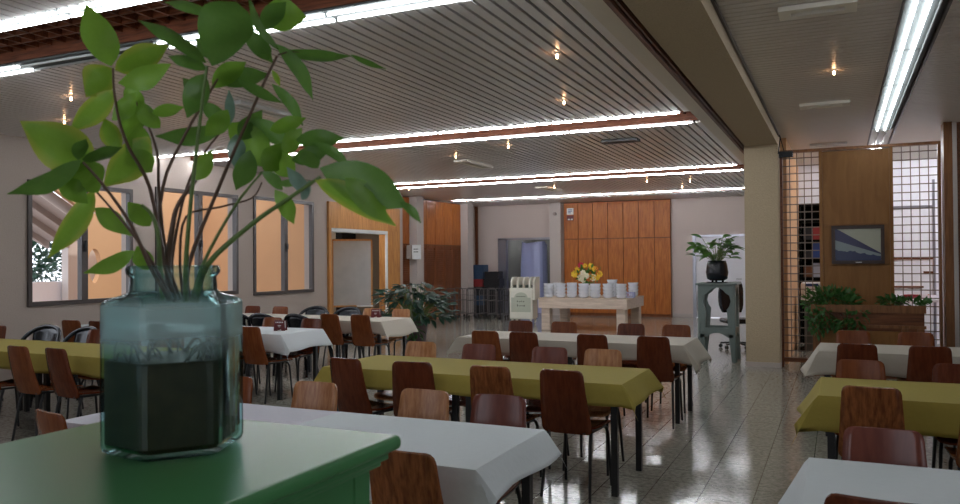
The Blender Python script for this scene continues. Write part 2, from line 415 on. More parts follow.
# steel frame on the kitchen opening
struct('trim_2', MB().box(-9.36, -9.10, YB-.02, YB+.16, 0, 2.26).box(-9.36, -7.64, YB-.02, YB+.16, 2.2, 2.26), 'steel')
# column and beam
CX0, CX1, CY0, CY1 = -1.255, -.785, 12.05, 12.55
struct('column', MB().box(CX0, CX1, CY0, CY1, 0, ZC), 'concrete')
struct('baseboard_column', MB().box(CX0-.012, CX1+.012, CY0-.012, CY1+.012, 0, .07), 'concrete_grey')
struct('beam', MB().box(-1.245, -.79, -3, YB, ZC, 3.75), 'concrete')
# timber coffers in the left ceiling
BANDS = [(-1.8, -.95), (3.62, 4.26), (8.99, 9.66), (14.44, 15.27), (19.24, 19.92)]
EDGE = [(.05, .05), (.17, .22), (.055, .055), (.055, .055), (.05, .05)]   # width of the light troughs either side
XC0, XC1 = -10.3, -1.49
slats = MB(); pitch = .105
segs = []; y = -3
for (a, b_), (e0, e1) in zip(BANDS, EDGE): segs.append((y, a-e0)); y = b_+e1
segs.append((y, YB))
for a, b_ in segs:
    x = XC1-.004
    while x > XC0:
        x0 = x-.078
        slats.box(x0, x, a, b_, ZC, ZC+.022)
        x -= pitch
struct('ceiling', slats, 'slat')
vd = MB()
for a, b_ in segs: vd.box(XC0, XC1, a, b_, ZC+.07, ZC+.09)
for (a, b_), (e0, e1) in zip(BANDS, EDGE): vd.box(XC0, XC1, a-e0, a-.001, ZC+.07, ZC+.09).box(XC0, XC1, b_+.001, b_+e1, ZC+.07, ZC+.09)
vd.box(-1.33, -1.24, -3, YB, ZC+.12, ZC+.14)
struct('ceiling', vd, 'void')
for i, (a, b_) in enumerate(BANDS):
    mb = MB(); XE = -2.55 if i == 1 else XC1-.04
    mb.box(XC0, XC1, a, a+.02, ZC+.02, ZC+.42).box(XC0, XC1, b_-.02, b_, ZC+.02, ZC+.42)
    mb.box(XC0, XC1, a, b_, ZC+.42, ZC+.44)
    struct('coffer', mb, 'lattice')
    lt = MB(); x = XE
    p = .16 if i == 1 else .14
    while x > XC0:
        lt.box(x-.02, x, a+.021, b_-.021, ZC+.10, ZC+.24); x -= p
    nn = int(round((b_-a)/p))
    for k in range(1, nn):
        yy = a+(b_-a)*k/nn; lt.box(XC0, XE, yy-.009, yy+.009, ZC+.10, ZC+.24)
    struct('coffer_lattice', lt, 'lattice')
    if i == 1: struct('ceiling', MB().box(XE+.01, XC1, a+.02, b_-.02, ZC+.10, ZC+.12), 'white_metal')
# edge trims beside the beam
struct('trim_3', MB().box(-1.49, -1.335, -3, YB, ZC-.015, ZC+.06), 'trim_beige')
struct('trim_4', MB().box(-1.333, -1.300, -3, YB, ZC-.03, ZC+.10).box(-1.285, -1.27, -3, YB, ZC-.01, ZC+.06), 'brown_trim')
# right ceiling, boards running across
ZR = 3.40
rs = MB(); y = -3.0
while y < 16.4:
    rs.box(-.785, .44, y, y+.078, ZR, ZR+.02); rs.box(.74, 6, y, y+.078, ZR, ZR+.02); y += .1
struct('ceiling', rs, 'slat_r')
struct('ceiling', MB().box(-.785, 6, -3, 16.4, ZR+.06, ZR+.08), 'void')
struct('trim_5', MB().box(-.785, -.765, -3, 12.2, ZR-.03, ZR).box(.43, .45, -3, 16.4, ZR-.015, ZR+.06).box(.73, .75, -3, 16.4, ZR-.015, ZR+.06), 'win_frame')
# outer shell out of view
mb = MB(); wallY(mb, 6, 6.2, -3, 16.4, 0, 3.75, [(-2.0, 1.5, 1.0, 2.6)]); struct('wall_right', mb, 'plaster')
mb = MB(); wallX(mb, -3.2, -3, -9.92, 6.2, 0, 3.75, [(-8, -5.5, .9, 2.5), (-3.2, -.2, .9, 2.7)]); struct('wall_front', mb, 'plaster')
struct('ceiling', MB().box(-10.4, 6.2, -3.2, 16.5, 3.76, 3.84), 'void')
struct('ceiling', MB().box(-12.2, -.5, 16.5, 25.2, 3.76, 3.84), 'void')
# garden front right of the back wall, behind the column
mb = MB(); wallY(mb, -.62, -.5, 16.5, YB+.15, 0, 3.76, [(16.7, 21.4, 0, 2.75)]); struct('wall_garden', mb, 'plaster_back')
g_ = struct('window_5', MB().box(-.60, -.54, 16.7, 21.4, 2.68, 2.749).box(-.60, -.54, 16.7, 21.4, 0, .06).box(-.60, -.54, 16.7, 16.76, .061, 2.679).box(-.60, -.54, 19.0, 19.06, .061, 2.679).box(-.60, -.54, 21.34, 21.4, .061, 2.679), 'win_frame')
struct('window_pane', MB().box(-.575, -.57, 16.761, 18.999, .061, 2.679).box(-.575, -.57, 19.061, 21.339, .061, 2.679), 'pane', g_)
# back room behind the divider
struct('wall_back', MB().box(-.79, 6, 16.4, 16.5, 0, 3.5), 'white_wall')
mb = MB().box(1.62, 6, 12.2, 12.32, 0, 2.75); struct('wall_right', mb, 'dark_wood')

# ------------------------------------------------------------------ windows in the left wall
def window(n, y0, y1, z0, z1, frac=.5):
    r = struct('window_%d' % n, MB().box(XL-.06, XL+.03, y0, y1, z0, z0+.06).box(XL-.06, XL+.03, y0, y1, z1-.06, z1).box(XL-.06, XL+.03, y0, y0+.055, z0+.06, z1-.06).box(XL-.06, XL+.03, y1-.055, y1, z0+.06, z1-.06), 'win_frame')
    ym = y0+(y1-y0)*frac
    struct('window_mullion', MB().box(XL-.05, XL+.04, ym-.05, ym+.05, z0+.06, z1-.06), 'win_frame', r)
    struct('window_pane', MB().box(XL-.02, XL-.014, y0+.056, ym-.051, z0+.061, z1-.061).box(XL-.02, XL-.014, ym+.051, y1-.056, z0+.061, z1-.061), 'pane', r)
    zm = (z0+z1)/2-.05
    mb = MB().box(XL+.041, XL+.055, ym-.02, ym+.02, zm-.06, zm+.06).box(XL+.055, XL+.085, ym-.012, ym+.012, zm-.01, zm+.1)
    struct('window_handle', mb, 'black_metal', r)
for i, wn in enumerate(WINS): window(i+1, *wn)

# ------------------------------------------------------------------ terrace outside the windows
struct('terrace_floor', MB().box(-22, XL-.22, -3, 20, -.12, -.02), 'ext_grey')
PXW = -13.0
pw = MB()
pw.box(PXW-.12, PXW, 10.90, 18, 0, 3.9).box(PXW-.12, PXW, 10.22, 10.90, 0, 1.0).box(PXW-.12, PXW, 10.22, 10.90, 2.1, 2.55)
pw.prism([(8.6, 3.57), (10.22, 2.615), (10.90, 2.55), (10.90, 3.9), (8.6, 3.9)], 'X', PXW-.12, PXW)
n_ = 32; outer = []; inner = []
for k in range(n_):
    a = 2*PI*k/n_; ca, sa = math.cos(a), math.sin(a)
    s_ = 1/max(abs(ca), abs(sa)); outer.append((10.56+.34*ca*s_, 1.55+.55*sa*s_))
    inner.append((10.47+.15*ca*(1 if sa > 0 else 1-.3*abs(sa)), 1.54+.33*sa))
vs = [(PXW, p[0], p[1]) for p in outer]+[(PXW, p[0], p[1]) for p in inner]+[(PXW-.12, p[0], p[1]) for p in outer]+[(PXW-.12, p[0], p[1]) for p in inner]
fs = []
for k in range(n_):
    j = (k+1) % n_
    fs += [(k, j, n_+j, n_+k), (2*n_+k, 3*n_+k, 3*n_+j, 2*n_+j), (n_+k, n_+j, 3*n_+j, 3*n_+k)]
pw.add(vs, fs)
pw.box(PXW, PXW+.08, 14.35, 14.43, 0, 3.9)
struct('wall_terrace', pw, 'peach')
# sloping ribbed concrete canopy
cn = MB()
def sl(x0, x1, y0, z0, y1, z1, t):
    cn.prism([(y0, z0), (y1, z1), (y1, z1-t), (y0, z0-t)], 'X', x0, x1)
sl(-15.2, -13.15, 7.6, 4.16, 11.0, 2.15, .10)
for k in range(4): sl(-13.25-k*.62, -13.15-k*.62, 7.6, 4.06, 11.0, 2.05, .14)
struct('canopy', cn, 'ext_grey')
struct('wall_terrace', MB().box(-14.7, -14.5, 11.05, 11.9, 0, 3.0), 'concrete_grey')
struct('wall_terrace', MB().box(-14.9, -14.75, 6.0, 12, 0, 1.22), 'white_wall')

# foliage helper
def leaf_into(mb, base, tip, width, side, nrm, sag=.12, fold=.25, n=7, edgek=0.0, blunt=.5, wav=0.0):
    base, tip = Vector(base), Vector(tip); d = tip-base; L = d.length; d.normalize()
    side = Vector(side); side = (side-d*side.dot(d)).normalized(); nrm = side.cross(d)
    o = len(mb.v); vs = []; fs = []; W = 5
    for j in range(n+1):
        t = j/n
        ex, pw_ = (.80, 1.0) if blunt >= 1 else ((1.22, .62) if blunt < .4 else (.9, .9))
        wd = width/2*max(0, math.sin(PI*t**ex))**pw_ if 0 < t < 1 else .0008
        c = base + d*L*t + nrm*sag*L*math.sin(PI*t)*.6
        for i in range(W):
            u = (i-2)/2
            p = c + side*wd*u + nrm*abs(u)*wd*fold + nrm*wav*wd*math.sin(9*t+u*2)
            vs.append(p)
            mb.e[o+j*W+i] = edgek*(1 if abs(u) == 1 or t > .93 or t == 0 else 0)
    for j in range(n):
        for i in range(W-1): a = j*W+i; fs.append((a, a+1, a+W+1, a+W))
    mb.add(vs, fs, True)
def bush_leaves(mb, c, r, n, size, flat=1.0, seed=1, up=.2):
    rd = random.Random(seed)
    for _ in range(n):
        v = Vector((rd.gauss(0, 1), rd.gauss(0, 1), rd.gauss(0, 1)*flat)).normalized()*rd.uniform(.35, 1)
        p = Vector(c)+Vector((v.x*r[0], v.y*r[1], v.z*r[2]))
        dd = (v+Vector((rd.uniform(-.6, .6), rd.uniform(-.6, .6), rd.uniform(-.6, .6)+up))).normalized()
        sz = size*rd.uniform(.7, 1.3)
        leaf_into(mb, p, p+dd*sz, sz*.5, dd.cross(Vector((rd.random(), rd.random(), rd.random()+.1))), None, n=3)
t = empty('tree', (-17.3, 12.0, 0), 0, 'dark leafy tree outside, seen through the window nearest the left edge', 'tree')
mb = MB(); bush_leaves(mb, (0, 0, 1.8), (1.2, 1.1, 1.1), 1300, .18, seed=4); mb.build('crown', 'foliage_dark', t, False)
MB().tube([(0, 0, -.02), (.05, 0, .8), (0, .05, 1.7)], [.09, .07, .05]).build('trunk', 'stem', t)

# ------------------------------------------------------------------ serving hatch in the left wall
h = empty('hatch_surround', (XL, 14.85, 0), 0, 'orange wooden surround of the serving hatch in the left wall', 'hatch')
def lb(mb, x0, x1, y0, y1, z0, z1, c=(XL, 14.85, 0)): return mb.box(x0-c[0], x1-c[0], y0-c[1], y1-c[1], z0-c[2], z1-c[2])
lb(MB(), XL-.2, XL+.05, 13.41, 16.29, 2.30, 2.85).build('header', 'jamb_wood', h)
lb(MB(), XL-.2, XL+.05, 13.41, 13.49, 0.002, 2.30).build('jamb', 'jamb_wood', h)
lb(MB(), XL-.2, XL+.05, 15.74, 16.29, 0.002, 2.30).build('jamb', 'jamb_wood', h)
sh = lb(MB(), XL-.18, XL+.04, 13.5, 15.68, 2.22, 2.298)
for k in range(3): lb(sh, XL+.04, XL+.05, 13.5, 15.68, 2.225+k*.025, 2.24+k*.025)
sh.build('rolled_shutter', 'white_metal', h)
lb(MB(), XL, XL+.045, 15.685, 15.735, .002, 2.298).build('shutter_rail', 'white_metal', h)
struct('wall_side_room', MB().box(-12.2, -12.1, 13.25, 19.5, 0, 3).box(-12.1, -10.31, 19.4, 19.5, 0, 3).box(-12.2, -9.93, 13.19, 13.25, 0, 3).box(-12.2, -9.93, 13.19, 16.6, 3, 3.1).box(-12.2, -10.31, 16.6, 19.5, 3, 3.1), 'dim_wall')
struct('wall_terrace', MB().box(-12.95, -9.93, 13.12, 13.188, 0, 3.1), 'peach')
struct('floor', MB().box(-12.1, -10.41, 13.25, 19.4, -.1, 0), 'floor')
struct('column', MB().box(-12.1, -11.9, 17.1, 17.75, 0, 3), 'void')
t = empty('whiteboard', (-10.50, 15.50, 0), math.radians(34), 'tall grey whiteboard standing in the serving hatch', 'whiteboard')
bev(MB().box(-.44, .44, -.02, .02, .55, 2.08).build('board', 'board', t), .005)
MB().box(-.47, -.44, -.03, .03, .0, 2.12).box(.44, .48, -.03, .03, .0, 2.12).box(-.44, .44, -.03, .03, 2.08, 2.12).box(-.44, .44, -.03, .03, .51, .55).build('frame', 'jamb_wood', t)
MB().box(.10, .48, -.14, -.031, .52, .55).build('pen_ledge', 'white_metal', t)

# wooden cupboards on the recessed left wall and the back wall
def cupboard(name, loc, rz, width, height, nb, split, label, lower='cabinet_wood', louver=False, d=.09):
    t = empty(name, loc, rz, label, 'cupboard')
    MB().box(0, width, .02, d, 0, height).build('body', 'louver_wood', t)
    bw = width/nb
    for k in range(nb):
        a, b_ = k*bw+.008, (k+1)*bw-.008
        bev(MB().box(a, b_, -.005, .019, split+.012, height-.02).build('upper_door', 'cabinet_wood', t), .003)
        if louver:
            m_ = MB().box(a, a+.05, -.005, .019, .08, split-.012).box(b_-.05, b_, -.005, .019, .08, split-.012).box(a+.05, b_-.05, -.005, .019, .08, .16).box(a+.05, b_-.05, -.005, .019, split-.08, split-.012)
            z = .2
            while z < split-.12:
                m_.prism([(-.008, z), (.014, z+.03), (.014, z+.04), (-.008, z+.012)], 'X', a+.05, b_-.05); z += .055
            m_.build('louvred_door', 'louver_wood', t)
        else: bev(MB().box(a, b_, -.005, .019, .08, split-.012).build('lower_door', lower, t), .003)
    MB().box(0, width, -.012, .018, split-.012, split+.012).build('rail', 'dark_wood', t)
    return t
cupboard('cupboard', (-9.93, 17.61, 0), PI/2, 2.58, 3.22, 5, 2.02, 'orange wooden cupboards with louvred lower doors on the far left wall', louver=True)
cupboard('cupboard', (-9.93, 16.61, 0), PI/2, .62, 3.22, 1, 2.02, 'narrow orange cupboard between the serving hatch and the first grey column', louver=True)
cupboard('cupboard', (-7.23, YB-.12, 0), 0, 3.06, 3.24, 7, 2.19, 'seven-bay orange wooden wall cupboard behind the serving table')

# ------------------------------------------------------------------ fluorescent fittings
def tube_fitting(x0, x1, yc, wd, z, on, label, group, two=True):
    t = empty('fluorescent_light', ((x0+x1)/2, yc, z), 0, label, 'ceiling light', group)
    L = (x1-x0)/2-.006
    MB().box(-L, L, -wd/2, wd/2, -.012 if two else -.005, .05).build('housing', 'trough', t)
    mt = ('tube_soft' if two else 'tube') if on else 'tube_off'
    for s_ in ((-.28, .28) if two else (0,)):
        MB().tube([(-L+.012, wd*s_, -.022 if two else -.017), (L-.012, wd*s_, -.022 if two else -.017)], .011 if two else .010, 8).build('tube', mt, t)
    return t
bn = {1: 'nearest', 2: 'second', 3: 'third', 4: 'farthest'}
for i, (a, b_) in enumerate(BANDS):
    if i == 0: continue
    for side, yc in (('near', a-EDGE[i][0]/2), ('far', b_+EDGE[i][1]/2)):
        if i == 4 and side == 'far': continue
        xs = [XC1-.12-1.56*k for k in range(6)]
        if i == 1: xs = [-1.56-1.56*k for k in range(6)]
        for k in range(5):
            on = not (i == 1 and side == 'far' and k == 2)
            x1 = xs[k]; x0 = max(xs[k+1], XL+.02)
            if k == 4: x0 = XL+.02
            lab = 'tube light, %s edge of the %s timber ceiling strip, %s from the beam' % (side, bn[i], ORD[k])
            if not on: lab = 'unlit white tube light on the far edge of the nearest timber ceiling strip'
            tube_fitting(x0, x1, yc, (EDGE[i][0] if side == 'near' else EDGE[i][1])-.006, ZC+.018, on, lab, 'tube lights along the timber ceiling strips', i == 1)
for k in range(9):
    y0 = 12.35-1.53*(k+1)
    if y0 < .2: break
    t = empty('fluorescent_light', (.59, y0+.765, ZR-.0), 0, 'lit tube light in the right ceiling channel, %s from the wooden divider' % ORD[k], 'ceiling light', 'tube lights in the right ceiling channel')
    MB().box(-.135, .135, -.755, .755, .005, .05).build('housing', 'trough', t)
    for s_ in (-.075, .015): MB().tube([(s_, -.74, -.015), (s_, .74, -.015)], .013, 6).build('tube', 'tube_soft', t)
    MB().prism([(.085, -.02), (.13, .004), (.085, .004)], 'Y', -.75, .75).build('reflector', 'trough', t)
for k in range(2):
    y0 = 12.45+1.75*k
    t = empty('fluorescent_light', (.59, y0+.8, ZR), 0, ['unlit white tube light in the ceiling right behind the divider', 'white tube light at the far end of the back room ceiling'][k], 'ceiling light')
    MB().box(-.135, .135, -.755, .755, .005, .05).build('housing', 'white_metal', t)
    for s_ in (-.05, .05): MB().tube([(s_, -.74, -.015), (s_, .74, -.015)], .013, 6).build('tube', 'tube' if k else 'tube_off', t)
tt = empty('fluorescent_light', (3.4, 14.3, ZR-.02), 0, 'white tube light in the back room right of the divider', 'ceiling light')
MB().box(-.75, .75, -.1, .1, -.02, .0).build('housing', 'white_metal', tt)
MB().tube([(-.7, 0, -.045), (.7, 0, -.045)], .019, 6).build('tube', 'tube_strong', tt)
tt = empty('fluorescent_light', (-11.2, 15.2, 2.985), 0, 'unseen added tube light brightening the side room behind the serving hatch', 'ceiling light')  # added lamp, out of view, to brighten the interior behind the hatch
MB().box(-.5, .5, -.08, .08, -.02, .0).build('housing', 'white_metal', tt)
MB().tube([(-.45, 0, -.045), (.45, 0, -.045)], .02, 6).build('tube', 'tube_strong', tt)
tt = empty('fluorescent_light', (-8.5, 23.6, 2.98), 0, 'white tube light inside the dark kitchen', 'ceiling light')
MB().box(-.6, .6, -.08, .08, -.02, .0).build('housing', 'white_metal', tt)
MB().tube([(-.55, 0, -.045), (.55, 0, -.045)], .009, 6).build('tube', 'tube_strong', tt)

# small halogen spots
spots = [(-2.04, 5.93, 'above the front tables, nearest of the pair'), (-2.58, 7.71, 'just before the second timber strip'),
         (-4.31, 10.34, 'above the far end of the centre tables'), (-5.45, 10.93, 'beside the white air vent'),
         (-6.91, 5.3, 'above the plant leaves, nearer one'), (-8.13, 6.15, 'near the left wall above the plant leaves'),
         (-8.85, 15.35, 'in front of the serving hatch'), (-3.63, 16.24, 'above the serving table, left of two'),
         (-2.82, 16.69, 'above the serving table, right of two'), (-5.8, 16.6, 'above the stacked bowls, leftmost'), (-3.2, 17.9, 'closest to the back wall')]
sp0 = empty('ceiling_spotlight', (0, 0, 0))
MB().lathe([(.028, .05), (.030, .0), (.022, -.012)], n=10).build('housing', 'white_metal', sp0)
MB().lathe([(0.0001, -.050), (.009, -.042), (.012, -.03), (.008, -.013)], n=8).build('bulb', 'bulb', sp0)
for x, y, d_ in spots: place(sp0, (x, y, ZC-.0), 0, 'tiny warm halogen spot in the slatted ceiling ' + d_, 'spotlight', 'small warm ceiling spots')
place(sp0, (-.02, 8.24, ZR), 0, 'tiny warm halogen spot in the lower right ceiling beside the bright tube channel', 'spotlight', 'small warm ceiling spots')
# air vents
def vent(x0, x1, y0, y1, z, mat, label, dark=True):
    cx, cy = (x0+x1)/2, (y0+y1)/2
    t = empty('air_vent', (cx, cy, z), 0, label, 'air vent')
    hx, hy = (x1-x0)/2, (y1-y0)/2; B = min(hx, hy)*.66
    MB().box(-hx, hx, -hy, -hy+B, -.035, -.001).box(-hx, hx, hy-B, hy, -.035, -.001).box(-hx, -hx+B, -hy+B, hy-B, -.035, -.001).box(hx-B, hx, -hy+B, hy-B, -.035, -.001).build('frame', mat, t)
    m_ = MB()
    if hx > hy: m_.box(-hx+B, hx-B, -.008, .008, -.016, -.004)
    else: m_.box(-.008, .008, -hy+B, hy-B, -.016, -.004)
    m_.build('slat', mat, t)
    MB().box(-hx+B, hx-B, -hy+B, hy-B, -.003, -.001).build('slot', 'void', t)
vent(-2.98, -2.48, 10.5, 10.72, ZC, 'black_metal', 'dark rectangular air vent in the slatted ceiling')
vent(-5.75, -5.5, 11.45, 12.5, ZC, 'vent_cream', 'white air vent in the slatted ceiling left of the dark vent')
vent(-6.2, -5.9, 16.4, 17.5, ZC, 'vent_cream', 'white air vent in the slatted ceiling before the back wall')
vent(-5.75, -5.55, 6.2, 7.1, ZC, 'white_metal', 'white air vent in the slatted ceiling behind the plant leaves')
vent(-.38, .14, 6.0, 6.24, ZR, 'vent_cream', 'beige air vent nearest the camera in the right ceiling')
vent(-.40, .14, 9.85, 10.09, ZR, 'vent_cream', 'beige air vent in the right ceiling before the divider')
vent(-.40, .14, 13.4, 13.64, ZR, 'white_metal', 'pale air vent in the ceiling just behind the divider')

# ------------------------------------------------------------------ chairs
def superprof(v, w0, w1, r, H):   # half width at height fraction v with rounded corners of radius r
    w_ = w0+(w1-w0)*v; z = v*H
    for zz in (z, H-z):
        if zz < r: w_ -= r-math.sqrt(max(0, r*r-(r-zz)**2))
    return w_
def make_chair(tone):
    t = empty('plywood_chair', (0, 0, 0))
    H = .43; z0 = .435
    def fb(u, v):
        vv = .5-.5*math.cos(PI*v)
        hw = superprof(vv, .178, .148, .035, H); x = (2*u-1)*hw
        y = -.195-.105*vv - .012*math.sin(PI*vv) - .022*(1-(x/.18)**2)
        return (x, y, z0+H*vv), (0, 1, .24)
    MB().sheet(fb, 8, 16, .011).build('backrest', tone, t)
    def fs(u, v):
        vv = .5-.5*math.cos(PI*v)
        hw = superprof(vv, .170, .190, .05, .40); x = (2*u-1)*hw
        z = .462 - .03*max(0, (vv-.8)/.2)**2 + .012*(x/.19)**2 - .012*math.sin(PI*vv)
        return (x, -.185+.40*vv, z), (0, 0, 1)
    MB().sheet(fs, 8, 14, .011).build('seat', tone, t)
    fr = MB()
    for s_ in (-1, 1):
        fr.tube([(s_*.150, -.20, .47), (s_*.15, -.19, .445), (s_*.15, .12, .435)], .011, 6)
    fr.tube([(-.15, -.175, .442), (.15, -.175, .442)], .010, 6).tube([(-.15, .08, .436), (.15, .08, .436)], .010, 6)
    for s_ in (-1, 1): fr.bar((s_*.12, -.215, .44), (s_*.12, -.19, .50), .022, .006)
    fr.build('seat_frame', 'black_metal', t)
    for s_ in (-1, 1):
        MB().tube([(s_*.15, -.16, .44), (s_*.155, -.19, .36), (s_*.17, -.25, .004)], [.012, .012, .010], 6).build('leg', 'black_metal', t)
        MB().tube([(s_*.15, .10, .436), (s_*.152, .145, .42), (s_*.158, .165, .38), (s_*.17, .20, .004)], [.012, .012, .012, .010], 6).build('leg', 'black_metal', t)
    return t
PR = {}
TN = {'dark': ('veneer_dark', 'dark red-brown'), 'mid': ('veneer_mid', 'reddish-brown'), 'striped': ('veneer_striped', 'striped-grain brown'),
      'light': ('veneer_light', 'light orange striped'), 'plum': ('veneer_plum', 'plum-brown glossy')}
def chair(x, ytop, facing, tone, label, group, rot=0):
    if tone not in PR: PR[tone] = make_chair(TN[tone][0])
    y = ytop+.30 if facing > 0 else ytop-.30
    return place(PR[tone], (x, y, 0), (0 if facing > 0 else PI)+rot, TN[tone][1]+' plywood chair, '+label, 'chair', group)
def row(name, grp, near, far, yn, yf, how):
    for k, (x, tone, r) in enumerate(near): chair(x, yn, 1, tone, 'near side of %s, %s from %s' % (name, ORD[k], how), grp, r)
    for k, (x, tone, r) in enumerate(far): chair(x, yf, -1, tone, 'far side of %s, %s from %s' % (name, ORD[k], how), grp, r)
AN = 'plywood chairs around the '
# centre rows
row('front white table', AN+'front centre table', [(-1.50, 'striped', -.05), (-2.15, 'mid', 0), (-2.78, 'dark', 0)],
    [(-1.64, 'plum', .03), (-2.10, 'light', 0), (-2.83, 'light', .03), (-3.47, 'mid', 0)], 2.56, 3.80, 'the aisle')
chair(-3.43, 2.56, 1, 'mid', 'turned slightly, at the left end of the front white table', AN+'front centre table', -.22)
row('centre yellow table', AN+'centre yellow table', [(-1.64, 'dark', -.05), (-2.16, 'striped', -.02), (-2.83, 'dark', .18), (-3.31, 'dark', -.12)],
    [(-1.72, 'light', 0), (-2.17, 'plum', 0), (-2.80, 'plum', .04), (-3.38, 'light', 0)], 4.84, 6.06, 'the aisle')
row('centre cream table', AN+'centre cream table', [(-1.58, 'dark', 0), (-2.16, 'dark', -.03), (-2.88, 'dark', 0), (-3.30, 'mid', 0)],
    [(-1.62, 'mid', 0), (-2.12, 'dark', 0), (-2.90, 'mid', .03), (-3.45, 'dark', 0)], 7.26, 8.62, 'the aisle')
# right rows
row('lower right white table', AN+'front right table', [(.13, 'dark', -.1), (.85, 'mid', 0), (1.4, 'mid', 0)], [(.16, 'plum', 0), (.80, 'mid', 0), (1.4, 'mid', 0)], 2.60, 3.66, 'the aisle')
row('right yellow table', AN+'right yellow table', [(.17, 'striped', -.05), (.74, 'striped', 0), (1.35, 'mid', 0)], [(.13, 'mid', 0), (.72, 'dark', 0), (1.35, 'mid', 0)], 4.84, 6.06, 'the aisle')
row('right cream table', AN+'right cream table', [(.13, 'dark', 0), (.66, 'dark', 0), (1.3, 'mid', 0)], [(.12, 'mid', 0), (.66, 'mid', 0), (1.3, 'mid', 0)], 7.22, 8.50, 'the aisle')
# left rows
row('left yellow table', AN+'left yellow table', [(-6.03, 'dark', -.1), (-6.53, 'mid', -.06), (-7.1, 'dark', 0)], [(-6.2, 'mid', 0), (-6.8, 'mid', 0), (-7.3, 'dark', 0), (-8.98, 'dark', 0)], 4.50, 5.92, 'its right end')
row('left white table', AN+'left white table', [(-5.97, 'mid', -.05), (-6.5, 'mid', 0), (-7.4, 'mid', 0), (-8.42, 'dark', 0), (-8.93, 'mid', .1)], [(-6.08, 'dark', 0), (-6.70, 'mid', 0), (-7.4, 'dark', 0), (-8.1, 'mid', 0)], 6.82, 8.06, 'its right end')
row('left cream table', AN+'left cream table', [(-5.88, 'mid', 0), (-6.38, 'mid', 0)], [(-5.98, 'light', 0), (-6.50, 'light', 0), (-8.25, 'mid', 0), (-8.82, 'dark', 0)], 8.86, 10.12, 'its right end')

# black plastic garden armchair
def make_armchair():
    t = empty('plastic_armchair', (0, 0, 0))
    def fs(u, v):
        return ((2*u-1)*(.23-.03*v), .22-.44*v, .42-.02*math.sin(PI*v)), (0, 0, 1)
    MB().sheet(fs, 6, 8, .012).build('seat', 'black_plastic', t)
    mb = MB()
    path = []
    for k in range(17):
        a = PI*(k/16); x = .275*math.cos(a); yy = -.16*math.sin(a)**1.1
        path.append((x*(1 if abs(x) < .27 else 1.02), -.12+yy, .64+.21*math.sin(a)**.8))
    path = [(.285, .20, .60), (.29, .08, .63)]+path+[(-.29, .08, .63), (-.285, .20, .60)]
    mb.tube(path, .024, 7)
    top = MB()
    def fb(u, v):
        a = PI*(.24+.52*u); x = .262*math.cos(a)*(1-.12*(1-v)); z = .60+.24*v*math.sin(a)**.4+.0*v
        return (x, -.12-.155*math.sin(a)*(.55+.45*v), z), (0, 1, 0)
    top.sheet(fb, 10, 4, .008); top.build('back_panel', 'black_plastic', t)
    mb.build('arm_rail', 'black_plastic', t)
    sl_ = MB()
    for k in range(7):
        a = PI*(.27+.46*k/6)
        sl_.bar((.22*math.cos(a), -.17-.02*math.sin(a), .41), (.235*math.cos(a), -.12-.10*math.sin(a), .62), .022, .008, (0, 1, 0))
    sl_.build('back_slats', 'black_plastic', t)
    for sx in (-1, 1):
        MB().tube([(sx*.285, .19, .60), (sx*.25, .20, .42), (sx*.27, .25, .003)], [.02, .022, .016], 6).build('leg', 'black_plastic', t)
        MB().tube([(sx*.27, -.13, .63), (sx*.21, -.20, .42), (sx*.25, -.29, .003)], [.016, .022, .016], 6).build('leg', 'black_plastic', t)
    return t
arm = make_armchair()
G = 'black plastic armchairs by the windows'
for x, y, rz, lab in ((-8.42, 5.92, PI+.1, 'on the far side of the left yellow table, left one of two'), (-7.80, 5.92, PI-.1, 'on the far side of the left yellow table, right one of two'),
                      (-8.0, 8.98, .1, 'on the near side of the left cream table, behind the glass jar'), (-7.42, 8.90, .05, 'on the near side of the left cream table, between two others'), (-6.84, 8.98, -.1, 'behind the red napkin holder, near side of left cream table'),
                      (-7.68, 10.10, PI+.1, 'on the far side of the left cream table, left one of two'), (-7.06, 10.10, PI, 'on the far side of the left cream table, right one of two')):
    place(arm, (x, y, 0), rz, 'black plastic armchair '+lab, 'armchair', G)

# ------------------------------------------------------------------ tables and cloths
def make_table(L, D, hgt=.75):
    t = empty('dining_table', (0, 0, 0))
    bev(MB().box(-L/2, L/2, -D/2, D/2, hgt-.025, hgt).build('tabletop', 'dark_wood', t), .003, 1)
    a = .05
    MB().box(-L/2+a, L/2-a, -D/2+a-.01, -D/2+a+.01, hgt-.085, hgt-.026).box(-L/2+a, L/2-a, D/2-a-.01, D/2-a+.01, hgt-.085, hgt-.026).box(-L/2+a-.01, -L/2+a+.01, -D/2+a+.011, D/2-a-.011, hgt-.085, hgt-.026).box(L/2-a-.01, L/2-a+.01, -D/2+a+.011, D/2-a-.011, hgt-.085, hgt-.026).build('apron', 'black_metal', t)
    for sx in (-1, 1):
        for sy in (-1, 1):
            MB().box(sx*(L/2-a)-.021, sx*(L/2-a)+.021, sy*(D/2-a)-.021, sy*(D/2-a)+.021, 0, hgt-.026).build('leg', 'black_metal', t)
    return t
TP = {}
def table(x1, x0, y0, y1, label):
    key = (round(x1-x0, 2), round(y1-y0, 2))
    if key not in TP: TP[key] = make_table(x1-x0-.012, y1-y0-.01)
    return place(TP[key], ((x0+x1)/2, (y0+y1)/2, 0), 0, label, 'table', 'black-legged dining tables under cloths')
